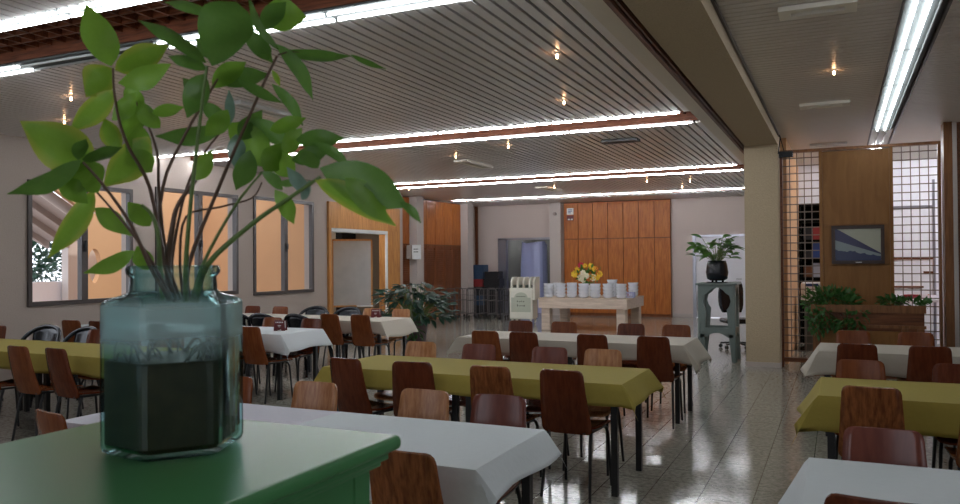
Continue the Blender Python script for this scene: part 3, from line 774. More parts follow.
def cloth(name, x0, x1, y0, y1, mat, label, hx=(.20, .20), hy=(.14, .14), z=.7545, seed=1, lift=0, grp=None):
    rd = random.Random(seed); ph = [rd.uniform(0, 6) for _ in range(8)]
    us = []
    def axis(a, b_, h0, h1, n):
        l = []
        for k in range(6): l.append((a, -h0*(1-k/6)))
        for k in range(n+1): l.append((a+(b_-a)*k/n, 0))
        for k in range(1, 7): l.append((b_, h1*k/6))
        return l
    ax = axis(x0, x1, hx[0], hx[1], max(6, int((x1-x0)/.12))); ay = axis(y0, y1, hy[0], hy[1], 8)
    mb = MB(); W = len(ax); vs = []
    for (y, b_) in ay:
        for (x, a) in ax:
            A, B = abs(a), abs(b_); dn = math.hypot(A, B) if A and B else A+B
            if A and B: dn = max(A, B)+.45*min(A, B)
            sx = (1 if a > 0 else -1) if a else 0; sy = (1 if b_ > 0 else -1) if b_ else 0
            fl = .13+.05*math.sin(x*9+ph[0])+.05*math.sin(y*11+ph[1])
            flx = fl*dn+.006 if sx else 0; fly = fl*dn+.006 if sy else 0
            if sx and not sy: flx = dn*(.55+.1*math.sin(y*9+ph[2]))+.006
            if sx and sy: flx = dn*.50+.006; fly = dn*(.12)+.006
            wav = .006*math.sin(x*21+ph[3])*(dn/.2) if sy and not sx else 0
            ed = min(1, dn/.02)
            hem = dn*(1+.06*math.sin(x*7+ph[5])+.05*math.sin(y*8+ph[6]))
            zz = z+lift - hem*(.80 if sx and not sy else .97) + (.0012*math.sin(x*5+ph[4])*math.sin(y*6+ph[7]) if dn == 0 else 0)
            if dn == 0: zz += .0013
            vs.append((x+sx*flx, y+sy*(fly+wav), zz))
    fs = [(j*W+i, j*W+i+1, (j+1)*W+i+1, (j+1)*W+i) for j in range(len(ay)-1) for i in range(W-1)]
    mb.add(vs, fs, True)
    o = mb.build('tablecloth', mat, None, False)
    o.data.set_sharp_from_angle(angle=.42)
    s_ = o.modifiers.new('solid', 'SOLIDIFY'); s_.thickness = .0015; s_.offset = 1
    return tag(o, label, 'tablecloth', grp)
def tabrow(x1, n, L, y0, y1, nm_, side):
    for k in range(n): table(x1-k*L, x1-(k+1)*L, y0, y1, 'dining table under the %s, %s from %s' % (nm_, ORD[k], side))
tabrow(-1.32, 2, 1.2, 2.79, 3.56, 'centre foreground white cloths', 'the aisle')
cloth('c', -2.50, -1.31, 2.78, 3.57, 'cloth_white', 'white tablecloth on the centre front table, aisle half', hx=(.02, .14), hy=(.17, .13), seed=3)
cloth('c', -3.73, -2.46, 2.78, 3.57, 'cloth_pink', 'faintly lilac white tablecloth on the centre front table behind the green cabinet', hx=(.15, .0), hy=(.15, .13), seed=4, lift=-.0022)
tabrow(-1.32, 2, 1.19, 5.06, 5.86, 'long yellow cloth in the centre', 'the aisle')
cloth('c', -3.70, -1.31, 5.05, 5.87, 'cloth_yellow', 'long mustard yellow tablecloth in the centre row beside the aisle', hx=(.22, .16), hy=(.14, .16), seed=5)
tabrow(-1.37, 2, 1.19, 7.56, 8.36, 'long cream cloth in the centre', 'the aisle')
cloth('c', -3.76, -1.36, 7.55, 8.37, 'cloth_cream', 'long cream tablecloth in the centre row farthest from the camera', hx=(.2, .24), hy=(.16, .14), seed=6)
tabrow(1.09, 1, 1.2, 2.71, 3.49, 'white cloth in the lower right corner', 'the aisle'); tabrow(2.3, 1, 1.2, 2.71, 3.49, 'lower right white cloth, right half', 'the beam side')
cloth('c', -.12, 2.31, 2.70, 3.50, 'cloth_white', 'white tablecloth in the lower right corner of the picture', hx=(.16, .2), hy=(.15, .13), seed=7)
tabrow(1.09, 1, 1.2, 5.11, 5.89, 'right yellow cloth', 'the aisle'); tabrow(2.3, 1, 1.2, 5.11, 5.89, 'right yellow cloth, right half', 'the beam side')
cloth('c', -.12, 2.31, 5.10, 5.90, 'cloth_yellow', 'yellow tablecloth on the right-hand row with pointed hanging corners', hx=(.22, .2), hy=(.2, .16), seed=8)
tabrow(1.04, 1, 1.2, 7.53, 8.29, 'right cream cloth', 'the aisle'); tabrow(2.25, 1, 1.2, 7.53, 8.29, 'right cream cloth, right half', 'the beam side')
cloth('c', -.17, 2.26, 7.52, 8.30, 'cloth_cream', 'cream tablecloth on the right-hand row in front of the wooden planter', hx=(.24, .2), hy=(.19, .16), seed=9)
tabrow(-5.46, 3, 1.27, 4.81, 5.61, 'left yellow cloth', 'its right end')
cloth('c', -9.28, -5.45, 4.80, 5.62, 'cloth_yellow', 'long yellow tablecloth on the left beneath the first window', hx=(.05, .2), hy=(.18, .16), seed=10)
tabrow(-5.80, 3, 1.17, 7.11, 7.89, 'left white cloth', 'its right end')
cloth('c', -9.32, -5.79, 7.10, 7.90, 'cloth_white', 'long white tablecloth on the left with the nearer red napkin holder', hx=(.05, .22), hy=(.2, .16), seed=11)
tabrow(-5.72, 3, 1.18, 9.12, 9.92, 'left cream cloth', 'its right end')
cloth('c', -9.28, -5.71, 9.11, 9.93, 'cloth_cream', 'long cream tablecloth on the left in front of the serving hatch', hx=(.05, .26), hy=(.18, .16), seed=12)

# napkin holders
def napkin(x, y, rz, label):
    t = empty('napkin_holder', (x, y, .7585), rz, label, 'napkin holder')
    m_ = MB(); m_.prism([(-.07, 0), (-.025, 0), (-.018, .018), (.018, .018), (.025, 0), (.07, 0), (.060, .125), (-.060, .125)], 'Y', -.045, -.035)
    m_.prism([(-.07, 0), (-.025, 0), (-.018, .018), (.018, .018), (.025, 0), (.07, 0), (.055, .12), (-.055, .12)], 'Y', .035, .045)
    m_.box(-.052, .052, -.034, .034, .02, .028); m_.build('body', 'napkin_red', t)
    MB().box(-.05, .05, -.033, .033, .029, .112).build('napkins', 'paper', t)
    l = MB()
    for k in range(5): l.box(-.048+k*.02, -.034+k*.02, -.0465, -.0455, .095, .108)
    l.box(-.02, .02, -.0465, -.0455, .06, .067).box(-.012, .012, -.0465, -.0455, .045, .05)
    l.build('lettering', 'paper', t)
napkin(-6.13, 7.52, .35, 'small dark red napkin holder on the left white tablecloth')
napkin(-6.22, 9.80, .3, 'small dark red napkin holder on the left cream tablecloth before the plant')

# ------------------------------------------------------------------ serving table with bowls and flowers
BX0, BX1, BY0, BY1, BH = -6.22, -4.16, 16.6, 18.2, .735
t = empty('serving_table', ((BX0+BX1)/2, (BY0+BY1)/2, 0), 0, 'whitewashed chunky wooden serving table holding stacks of bowls', 'table')
hx, hy = (BX1-BX0)/2, (BY1-BY0)/2
bev(MB().box(-hx, hx, -hy, hy, BH-.02, BH).build('tabletop', 'whitewash', t), .004, 1)
MB().box(-hx+.01, hx-.01, -hy+.01, -hy+.05, BH-.23, BH-.021).box(-hx+.01, hx-.01, hy-.05, hy-.01, BH-.23, BH-.021).box(-hx+.01, -hx+.05, -hy+.051, hy-.051, BH-.23, BH-.021).box(hx-.05, hx-.01, -hy+.051, hy-.051, BH-.23, BH-.021).build('apron', 'whitewash', t)
for sx in (-1, 1):
    for sy in (-1, 1):
        bev(MB().box(sx*(hx-.16)-.1, sx*(hx-.16)+.1, sy*(hy-.16)-.1, sy*(hy-.16)+.1, 0, BH-.235).build('leg', 'whitewash', t), .006, 1)
bowl0 = MB().lathe([(.055, 0), (.066, .004), (.104, .022), (.112, .050), (.122, .084), (.124, .088), (.119, .088), (.108, .055), (.098, .030), (.060, .012), (.0001, .011)], n=20).build('bowl', 'china')
stk = [(-6.04, 16.84, 4), (-5.76, 16.86, 4), (-5.49, 16.84, 4), (-5.22, 16.86, 4), (-4.93, 16.80, 4), (-4.65, 16.84, 4), (-4.34, 16.78, 4),
       (-6.02, 17.42, 4), (-5.70, 17.5, 4), (-4.72, 17.45, 5), (-4.32, 17.80, 4)]
snm = ['leftmost front stack', 'second front stack', 'third front stack', 'fourth front stack', 'fifth front stack', 'sixth front stack', 'rightmost front stack',
       'leftmost back stack', 'second back stack', 'stack right of the flowers', 'short stack farthest right']
for (x, y, n), s_ in zip(stk, snm):
    for k in range(n):
        place(bowl0, (x+random.uniform(-.003, .003), y, BH+.001+k*.0765), random.random(), 'white bowl, %s from bottom of the %s on the serving table' % (ORD[k], s_), 'bowl', 'stacked white bowls on the serving table')
t = empty('cutlery_basket', (-4.30, 17.2, BH), 0, 'small blue basket with cutlery beside the right bowl stacks', 'basket')
mb = MB()
for k in range(7): mb.box(-.14+k*.045, -.12+k*.045, -.10, -.094, .01, .10).box(-.14+k*.045, -.12+k*.045, .094, .10, .01, .10)
mb.box(-.15, .15, -.10, .10, .001, .008).box(-.15, .15, -.10, -.093, .10, .12).box(-.15, .15, .093, .10, .10, .12).box(-.15, -.143, -.092, .092, .009, .12).box(.143, .15, -.092, .092, .009, .12)
mb.build('basket', 'blue_plastic', t)
mb = MB()
for k in range(6): mb.tube([(-.1+k*.04, 0, .012), (-.11+k*.045, .02, .17)], .006, 5)
mb.build('cutlery', 'steel', t)
fa = t = empty('flower_arrangement', (-5.35, 17.6, BH), 0, 'vase of yellow, orange and white flowers behind the bowl stacks', 'flowers')
MB().lathe([(.06, 0), (.09, .02), (.10, .12), (.07, .2), (.085, .22), (.07, .22), (.06, .19), (.0001, .18)], n=16).build('vase', 'white_metal', t)
mb = MB(); bush_leaves(mb, (0, 0, .42), (.26, .2, .16), 120, .11, seed=9); mb.build('greenery', 'foliage_pot', t, False)
rd = random.Random(5)
fm = ['fl_yel', 'fl_ora', 'fl_yel', 'fl_whi', 'fl_ora', 'fl_yel']
def flower(c, r, mat):
    mb = MB()
    for k in range(7):
        a = 2*PI*k/7; d_ = Vector((math.cos(a), -.5, math.sin(a))).normalized()
        leaf_into(mb, c, Vector(c)+d_*r, r*.8, d_.cross(Vector((0, 1, 0))), None, n=3)
    mb.lathe([(.0001, r*.3), (r*.25, r*.12), (r*.2, -.02), (.0001, -.03)], (c[0], c[1]-.02, c[2]), 8)
    mb.build('flower', mat, t, False)
for k in range(26):
    a = rd.uniform(-1.35, 1.35); rr = rd.uniform(.2, 1)
    flower((math.sin(a)*.34*rr, -.14+.1*rd.random(), .36+math.cos(a)*.32*rr*rd.random()), rd.uniform(.055, .085), fm[k % 6])
for k in range(4): flower((-.02+.06*rd.uniform(-1, 1), -.2, .38+.08*rd.uniform(-1, 1)), .07, 'fl_whi')
flower((-.12, -.05, .60), .08, 'fl_red')
t.scale = (1.15, 1.0, 1.2)

# cutlery dispenser cart
t = empty('dispenser_cart', (-7.22, 18.25, 0), math.radians(6), 'cream plastic dispenser cart on wheels with four slots and an oval label', 'cart')
mb = MB().box(-.30, .30, -.25, .25, .12, .90)
bev(mb.build('body', 'cart', t), .02)
for k in range(4):
    x = -.27+k*.155
    bev(MB().prism([(-.25, .901), (.25, .901), (.25, 1.17), (-.12, 1.17), (-.25, 1.06)], 'X', x, x+.045).build('divider', 'cart', t), .008)
    MB().box(x+.05, x+.15, -.18, .2, .902, .97).build('slot_tray', 'ink', t)
bev(MB().prism([(-.25, .6), (.25, .6), (.25, 1.17), (-.12, 1.17), (-.25, 1.06)], 'X', .302, .36).build('side_panel', 'cart', t), .008)
pts = [(-.25, .30), (.25, .30), (.25, .66)]+[(.0+.17*math.cos(a), .66+.13*math.sin(a)) for a in [PI*k/10 for k in range(11)]]+[(-.25, .66)]
mb = MB().prism(pts, 'Y', -.256, -.251); mb.build('label_panel', 'cart_label', t)
mb = MB()
for k, (x, z, w_, h_) in enumerate([(-.10, .55, .02, .035), (-.05, .55, .03, .02), (.0, .55, .02, .035), (.05, .55, .035, .02), (-.10, .44, .02, .05), (-.06, .45, .12, .012), (.07, .44, .03, .03), (-.12, .68, .24, .012)]):
    mb.box(x, x+w_, -.259, -.2565, z, z+h_)
mb.build('lettering', 'ink', t)
for sx in (-.24, .24):
    for sy in (-.2, .2):
        w_ = MB(); 
        w_.add([(sx+dx, sy+.055*math.cos(a), .06+.055*math.sin(a)) for dx in (-.018, .018) for a in [2*PI*k/14 for k in range(14)]],
               [tuple(range(14))]+[tuple(14+k for k in range(14))]+[(k, (k+1) % 14, 14+(k+1) % 14, 14+k) for k in range(14)], False)
        w_.box(sx-.03, sx+.03, sy-.03, sy+.03, .116, .119)
        w_.build('wheel', 'cart', t)

# wire tray trolleys standing nested
def make_trolley():
    t = empty('wire_trolley', (0, 0, 0))
    mb = MB()
    for y in (-.25, .25):
        mb.tube([(-.14, y, .10), (-.14, y, .76), (-.10, y, .82), (.10, y, .82), (.14, y, .76), (.14, y, .10)], .012, 6)
    for z in (.14, .50): mb.tube([(-.14, -.25, z), (-.14, .25, z)], .009, 5).tube([(.14, -.25, z), (.14, .25, z)], .009, 5)
    mb.build('frame', 'dark_steel', t)
    mb = MB()
    for k in range(4): mb.tube([(-.09+k*.06, -.25, .14), (-.09+k*.06, -.25, .82)], .005, 4)
    for z in (.14, .5, .65): mb.tube([(-.14, -.25, z), (.14, -.25, z)], .006, 4)
    mb.build('wire_grid', 'dark_steel', t)
    for sx in (-.14, .17):
        for sy in (-.25, .25):
            w_ = MB(); w_.add([(sx+dx, sy+.045*math.cos(a), .046+.045*math.sin(a)) for dx in (-.012, .012) for a in [2*PI*k/12 for k in range(12)]],
                [tuple(range(12))]+[tuple(12+k for k in range(12))]+[(k, (k+1) % 12, 12+(k+1) % 12, 12+k) for k in range(12)])
            w_.build('wheel', 'black_metal', t)
    return t
tr = make_trolley()
for k in range(6):
    place(tr, (-9.74+k*.315, 19.40+.16*(k % 2), 0), 0, 'grey wire trolley, %s from the left in the row before the kitchen opening' % ORD[k], 'trolley', 'wire trolleys parked in a row')
# crates
def crate(x, y, z, w_, d_, h_, mat, label):
    t = empty('plastic_crate', (x, y, z), 0, label, 'crate')
    mb = MB().box(-w_/2, w_/2, -d_/2, -d_/2+.015, 0, h_).box(-w_/2, w_/2, d_/2-.015, d_/2, 0, h_).box(-w_/2, -w_/2+.015, -d_/2+.015, d_/2-.015, 0, h_).box(w_/2-.015, w_/2, -d_/2+.015, d_/2-.015, 0, h_).box(-w_/2+.015, w_/2-.015, -d_/2+.015, d_/2-.015, 0, .015)
    mb.build('body', mat, t)
    MB().box(-w_/2-.012, w_/2+.012, -d_/2-.014, -d_/2-.001, h_-.05, h_-.015).box(-w_/2-.012, w_/2+.012, -d_/2-.014, -d_/2-.001, .05, .07).build('rim', mat, t)
cr = [(-9.72, 0, .42, .28, 'crate_black', 'black crate at the bottom of the left stack behind the trolleys'), (-9.72, .281, .42, .28, 'crate_blue', 'dark blue crate second from the floor in the left stack'),
      (-9.72, .562, .42, .26, 'crate_black', 'black crate under the red one in the left stack'), (-9.72, .823, .42, .22, 'crate_red', 'dark red crate in the left stack behind the trolleys'),
      (-9.72, 1.044, .42, .22, 'crate_blue', 'blue-green crate resting on the red crate'), (-9.68, 1.265, .40, .2, 'crate_blue', 'topmost dark blue crate of the left stack'),
      (-9.22, 0, .42, .3, 'crate_black', 'black crate at the bottom of the right stack behind the trolleys'), (-9.22, .301, .42, .28, 'crate_black', 'black crate second in the right stack'),
      (-9.22, .582, .42, .26, 'crate_black', 'black crate third in the right stack'), (-9.22, .843, .5, .22, 'crate_black', 'wide black crate fourth in the right stack'), (-9.22, 1.064, .42, .20, 'crate_black', 'top black crate of the right stack beside the steel door frame')]
for x, z, w_, h_, mt, lab in cr: crate(x, 20.95, z, w_, .36, h_, mt, lab)
# pale blue plastic bin stack in the kitchen opening
t = empty('plastic_chair_cover', (-8.45, 22.3, 0), 0, 'tall pale blue plastic-wrapped stack standing in the kitchen opening', 'stack')
t.name = 'wrapped_stack'
mb = MB()
def fp(u, v):
    a = 2*PI*u; r = .40*(1+.05*math.sin(5*a+v*3))*(1-.12*v); s_ = 1/max(abs(math.cos(a)), abs(math.sin(a)))**.75
    return (r*math.cos(a)*s_, r*math.sin(a)*s_*.8, 2.12*v*(1-.02*math.sin(3*a))), (math.cos(a), math.sin(a), .01)
n1, n2 = 28, 10; vs = []; fs = []
for j in range(n2+1):
    for i in range(n1): vs.append(fp(i/n1, j/n2)[0])
for j in range(n2):
    for i in range(n1): fs.append((j*n1+i, j*n1+(i+1) % n1, (j+1)*n1+(i+1) % n1, (j+1)*n1+i))
fs.append(tuple(reversed(range(n1)))); fs.append(tuple(n2*n1+i for i in range(n1)))
mb.add(vs, fs, False); mb.build('wrapping', 'blue_plastic', t)
mb = MB().box(-.45, .45, -.40, .36, 0, .0)
t2 = empty('kitchen_shelf', (-7.85, 24.4, 0), 0, 'dim steel shelf rack with items inside the dark kitchen', 'shelf')
mb = MB()
for z in (.5, 1.0, 1.5, 2.0): mb.box(-.4, .35, -.25, .25, z, z+.03)
for sx in (-.39, .34):
    for sy in (-.24, .24): mb.box(sx-.015, sx+.015, sy-.015, sy+.015, 0, 2.2)
mb.build('rack', 'steel', t2)
for k in range(10):
    z = .531+.5*(k//3); 
    o = MB().lathe([(.07, 0), (.085, .02), (.085, .18+.02*(k % 3)), (.06, .24), (.0001, .24)], (-8.12+.23*(k % 3), 24.3, z), 10).build('storage_jar', ['white_metal', 'steel', 'blue_plastic'][k % 3])
    tag(o, '%s jar on the kitchen shelf, %s from the left on %s board' % (['white', 'metal', 'blue'][k % 3], ORD[k % 3], ['the lowest', 'the second', 'the third', 'the top'][k//3]), 'jar', 'jars on the kitchen shelf')

# ------------------------------------------------------------------ pedestal, potted plant, office chair
PX, PY, PZ = -1.72, 12.67, 1.21
t = empty('pedestal_stand', (PX, PY, 0), 0, 'tall sage grey wooden plant stand with keyhole cut-outs beside the column', 'plant stand')
def panel(axis, off):
    a = .245; b_ = .285; th = .016
    zt = PZ-.03
    arch = [(a*.70, .52), (a*.62, .80), (a*.78, .86), (a*.86, .93), (a*.78, 1.02), (a*.55, 1.06), (a*.42, 1.10), (a*.2, 1.135), (0, 1.145)]
    left = [(-p, z) for p, z in arch]
    right = arch[::-1]
    mb = MB()
    def P3(p, z, o_):
        k = b_+(a-b_)*(z/zt)
        return (p, off+o_, z) if axis == 'X' else (off+o_, p, z)
    def strip(pa, pb):
        for i in range(len(pa)-1):
            q = [pa[i], pa[i+1], pb[i+1], pb[i]]
            vs = [P3(p, z, -th) for p, z in q]+[P3(p, z, th) for p, z in q]
            mb.add(vs, [(0,1,2,3), (7,6,5,4), (0,4,5,1), (1,5,6,2), (2,6,7,3), (3,7,4,0)])
    for s_ in (-1, 1):
        outer = [(s_*(b_+(a-b_)*(z/zt)), z) for p, z in arch[:6]]
        inn = [(s_*p, z) for p, z in arch[:6]]
        strip(outer, inn)
        # leg below the stretcher
        strip([(s_*b_*1.04, .0), (s_*(b_-.005), .42)], [(s_*(b_*1.04-.075), .0), (s_*(b_-.11), .42)])
        top = [(s_*p, z) for p, z in arch[5:]]
        strip(top, [(s_*p*1.0, zt) for p, z in arch[5:]])
        strip([(s_*arch[5][0], arch[5][1]), (s_*arch[5][0], zt)], [(s_*a, arch[5][1]), (s_*a, zt)])
    # stretcher with a curved underside
    lo = [(-.175+.35*k/8, .37+.075*math.sin(PI*k/8)) for k in range(9)]
    strip([(p, .52) for p, z in lo], lo)
    for s_ in (-1, 1): strip([(s_*.175, .37), (s_*.175, .52)], [(s_*(b_-.01), .37), (s_*(b_-.012), .52)])
    return mb
for nm_, ax_, of in (('front_panel', 'X', -.245), ('back_panel', 'X', .245), ('side_panel', 'Y', -.262), ('side_panel', 'Y', .262)):
    panel(ax_, of).build(nm_, 'sage_paint', t)
bev(MB().box(-.31, .31, -.30, .30, PZ-.029, PZ).build('top_board', 'sage_paint', t), .008)
t = empty('potted_plant', (PX-.02, PY, PZ+.002), 0, 'leafy green houseplant in a black pot on the sage plant stand', 'potted plant')
MB().lathe([(.10, .03), (.155, .06), (.172, .16), (.155, .28), (.135, .345), (.125, .345), (.12, .32), (.0001, .32)], n=24).build('pot', 'black_plastic', t)
mb = MB().lathe([(.16, 0), (.165, .012), (.0001, .012)], n=20)
for k in range(3): a = 2*PI*k/3+.5; mb.lathe([(.018, .012), (.018, .045)], (.09*math.cos(a), .09*math.sin(a), 0), 8)
mb.build('saucer', 'black_plastic', t)
rd = random.Random(3); lf = MB(); st = MB()
for k in range(44):
    a = rd.uniform(0, 2*PI); el = rd.uniform(.0, 1.5); R_ = rd.uniform(.16, .40)
    p0 = Vector((.05*math.cos(a), .05*math.sin(a), .33)); p1 = p0+Vector((math.cos(a)*math.cos(el)*R_, math.sin(a)*math.cos(el)*R_, math.sin(el)*R_*1.0+.04))
    st.tube([p0, (p0+p1)/2+Vector((0, 0, .04)), p1], .004, 4, False)
    for q in range(2):
        d_ = Vector((math.cos(a+rd.uniform(-.9, .9)), math.sin(a+rd.uniform(-.9, .9)), rd.uniform(-.5, .4))).normalized()
        leaf_into(lf, p1, p1+d_*rd.uniform(.14, .21), .105, d_.cross(Vector((rd.uniform(-.4, .4), rd.uniform(-.6, .2), 1))), None, n=5)
st.build('stems', 'stem_green', t); lf.build('leaves', 'foliage_pot', t, False)
# office chair
t = empty('office_chair', (-1.66, 14.4, 0), math.radians(25), 'black wheeled office chair half hidden between the plant stand and the column', 'office chair')
def fo(u, v): return ((2*u-1)*.22*(1-.25*abs(2*v-1)**3), .24+.05*math.sin(PI*v), .62+.55*v), (0, 1, 0)
MB().sheet(fo, 8, 8, .06).build('backrest', 'black_plastic', t)
bev(MB().box(-.24, .24, -.25, .22, .45, .53).build('seat', 'black_plastic', t), .03, 3)
MB().tube([(0, 0, .10), (0, 0, .45)], .03, 8).tube([(0, .1, .46), (0, .30, .5), (0, .31, .75)], .018, 6).build('column_post', 'black_metal', t)
for k in range(5):
    a = 2*PI*k/5
    l = MB().bar((0, 0, .11), (.28*math.cos(a), .28*math.sin(a), .085), .04, .03).build('base_arm', 'black_metal', t)
    MB().tube([(.28*math.cos(a)-.02*math.sin(a), .28*math.sin(a)+.02*math.cos(a), .034), (.28*math.cos(a)+.02*math.sin(a), .28*math.sin(a)-.02*math.cos(a), .034)], .033, 10, smooth=False).build('caster', 'black_plastic', l)
    MB().tube([(.28*math.cos(a), .28*math.sin(a), .06), (.28*math.cos(a), .28*math.sin(a), .09)], .01, 6).build('caster_stem', 'chrome', l)

# large leafy floor plant before the hatch
t = empty('floor_plant', (-7.38, 13.0, 0), 0, 'big dark leafy plant in a mauve pot standing before the serving hatch', 'potted plant')
MB().lathe([(.17, 0), (.20, .02), (.25, .40), (.265, .42), (.265, .46), (.24, .46), (.23, .40), (.0001, .40)], n=24).build('pot', 'mauve', t)
rd = random.Random(11); lf = MB(); st = MB()
for k in range(125):
    a = rd.uniform(0, 2*PI); el = rd.uniform(-.45, 1.4); R_ = rd.uniform(.3, .62)
    p0 = Vector((.08*math.cos(a), .08*math.sin(a), .42)); p1 = p0+Vector((math.cos(a)*math.cos(el)*R_, math.sin(a)*math.cos(el)*R_, .22+math.sin(el)*R_*.95))
    st.tube([p0, (p0*.5+p1*.5)+Vector((0, 0, .08)), p1], .006, 4, False)
    for q in range(3):
        d_ = Vector((math.cos(a+rd.uniform(-.8, .8)), math.sin(a+rd.uniform(-.8, .8)), rd.uniform(-.7, .3))).normalized()
        leaf_into(lf, p1, p1+d_*rd.uniform(.18, .30), .085, d_.cross(Vector((rd.uniform(-.4, .4), rd.uniform(-.6, .2), 1))), None, n=4)
st.build('stems', 'stem_green', t); lf.build('leaves', 'foliage_dark', t, False)
# trailing foliage hanging on the pot
lf = MB(); bush_leaves(lf, (.12, -.26, .30), (.16, .10, .26), 70, .12, seed=21, up=-.6); lf.build('trailing_leaves', 'foliage', t, False)

# ------------------------------------------------------------------ divider with grille, picture, planter
t = empty('room_divider', (.25, 12.2, 0), 0, 'wooden room divider with wire grilles either side of a plywood panel', 'room divider')
def lbx(mb, x0, x1, y0, y1, z0, z1): return mb.box(x0-.25, x1-.25, y0-12.2, y1-12.2, z0, z1)
TOP = 3.16
lbx(MB(), -.20, .65, 12.18, 12.22, .12, TOP-.05).build('plywood_panel', 'ply', t)
lbx(lbx(MB(), -.19, .64, 12.165, 12.179, 1.55+.5, 2.06), -.245, -.201, 12.16, 12.24, .0, TOP-.04).build('post', 'ply', t)
lbx(MB(), .651, .695, 12.16, 12.24, 0, TOP-.04).build('post', 'ply', t)
lbx(MB(), -.77, -.735, 12.15, 12.25, 0, TOP-.04).build('post', 'brown_trim', t)
lbx(MB(), 1.235, 1.27, 12.15, 12.25, 0, TOP-.04).build('post', 'frame_wood', t)
lbx(MB(), -.77, 1.27, 12.15, 12.25, TOP-.039, TOP).build('top_rail', 'frame_wood', t)
lbx(MB(), -.735, -.245, 12.16, 12.24, .08, .14).build('bottom_rail', 'dark_wood', t)
lbx(MB(), .695, 1.235, 12.16, 12.24, .08, .14).build('bottom_rail', 'dark_wood', t)
for a, b_ in ((-.735, -.246), (.696, 1.235)):
    mb = MB(); n = 5; 
    for k in range(n+1 if a < 0 else n+1):
        x = a+(b_-a)*(k+.0)/n
        if 0 < k < n: lbx(mb, x-.006, x+.006, 12.194, 12.206, .14, TOP-.04)
    z = .14+.1
    while z < TOP-.06: lbx(mb, a, b_, 12.188, 12.194, z-.007, z+.007); z += .112
    mb.build('grille', 'brass' if 'brass' in MT else 'grille', t) if 'grille' in MT else mb.build('grille', MT.setdefault('grille', plain('grille_wire', (.20, .15, .12), .4)), t)
t = empty('framed_photograph', (.245, 12.163, 1.77), 0, 'dark framed photograph of a building canopy hung on the plywood panel', 'picture')
MB().box(-.335, .335, -.03, 0.0, -.27, -.225).box(-.335, .335, -.03, 0.0, .225, .27).box(-.335, -.29, -.03, 0.0, -.224, .224).box(.29, .335, -.03, 0, -.224, .224).build('frame', 'picture_frame', t)
MB().box(-.289, .289, -.012, -.004, -.224, .224).build('photograph', 'photo', t)
MB().box(-.03, .05, -.033, -.0305, -.252, -.243).build('name_plate', 'paper', t)
# column right of the divider
t = struct('column', MB().box(1.30, 1.40, 12.1, 12.4, 0, 3.62), 'frame_wood')
struct('column', MB().box(1.401, 1.45, 12.08, 12.4, 0, 3.39), 'concrete_grey')
struct('column', MB().box(1.451, 1.53, 12.1, 12.4, 0, 3.39), 'brown_trim')
struct('column', MB().box(1.531, 1.56, 12.08, 12.4, 0, 3.39), 'concrete_grey')
# small black speaker bracket at the column
t = empty('wall_speaker', (-.70, 12.07, 3.10), 0, 'small black box on a bracket where the column meets the grille', 'speaker')
bev(MB().box(-.07, .12, -.06, .02, -.06, .03).build('box', 'black_plastic', t), .006)
MB().bar((-.08, -.02, .0), (-.05, .0, .25), .015, .015).bar((.0, 0, .03), (-.06, .0, .28), .012, .012).build('bracket', 'black_metal', t)
# planter cabinet
t = empty('wooden_planter', (.33, 11.72, 0), 0, 'brown wooden planter cabinet with plants in front of the divider', 'planter')
mb = MB().box(-.66, .66, -.26, -.23, 0, .93).box(-.66, .66, .23, .26, 0, .93).box(-.66, -.63, -.229, .229, 0, .93).box(.63, .66, -.229, .229, 0, .93).box(-.629, .629, -.229, .229, .0, .78)
mb.build('box', 'dark_wood', t)
mb = MB().box(-.68, .68, -.285, -.261, .86, .96).box(-.68, .68, -.28, -.261, .66, .70).box(-.66, -.58, -.28, -.261, 0, .659).box(.40, .48, -.28, -.261, 0, .659).box(.58, .66, -.28, -.261, 0, .659)
mb.build('moulding', 'frame_wood', t)
MB().box(-.56, .38, -.272, -.261, .05, .62).build('front_panel', 'ply', t)
MB().box(-.629, .629, -.229, .229, .785, .88).build('soil', 'murk', t)
for (cx, cz, rx, rz_, n, sd, lab, nm2) in ((-.44, 1.0, .38, .18, 420, 31, 'bushy green ivy spilling over the left end of the wooden planter', 'ivy_plant'),
        (.30, .99, .16, .07, 90, 33, 'small low green plant in the middle of the wooden planter', 'ivy_plant'), (.6, .98, .14, .05, 50, 34, 'sparse yellowish plant at the right end of the wooden planter', 'ivy_plant')):
    tt = empty(nm2, (.33+cx, 11.68, .885), 0, lab, 'plant', 'plants in the wooden planter')
    mb = MB(); bush_leaves(mb, (0, -.04, cz-.885), (rx, .22, rz_), n, .085, seed=sd)
    if n > 300:
        for (dx, z_, n2_) in ((-.16, .72, 60), (.18, .70, 70), (-.05, .82, 60), (.34, .78, 30)):
            bush_leaves(mb, (dx, -.36, z_-.885), (.12, .05, .17), n2_, .08, seed=sd+n2_, up=-.5)
    mb.build('leaves', 'foliage', tt, False)
    mb = MB(); rd = random.Random(sd)
    for k in range(8): x = rd.uniform(-rx*.6, rx*.6); mb.tube([(x, 0, 0), (x*1.2, -.08, cz-.885)], .004, 4)
    mb.build('stems', 'stem_green', tt)

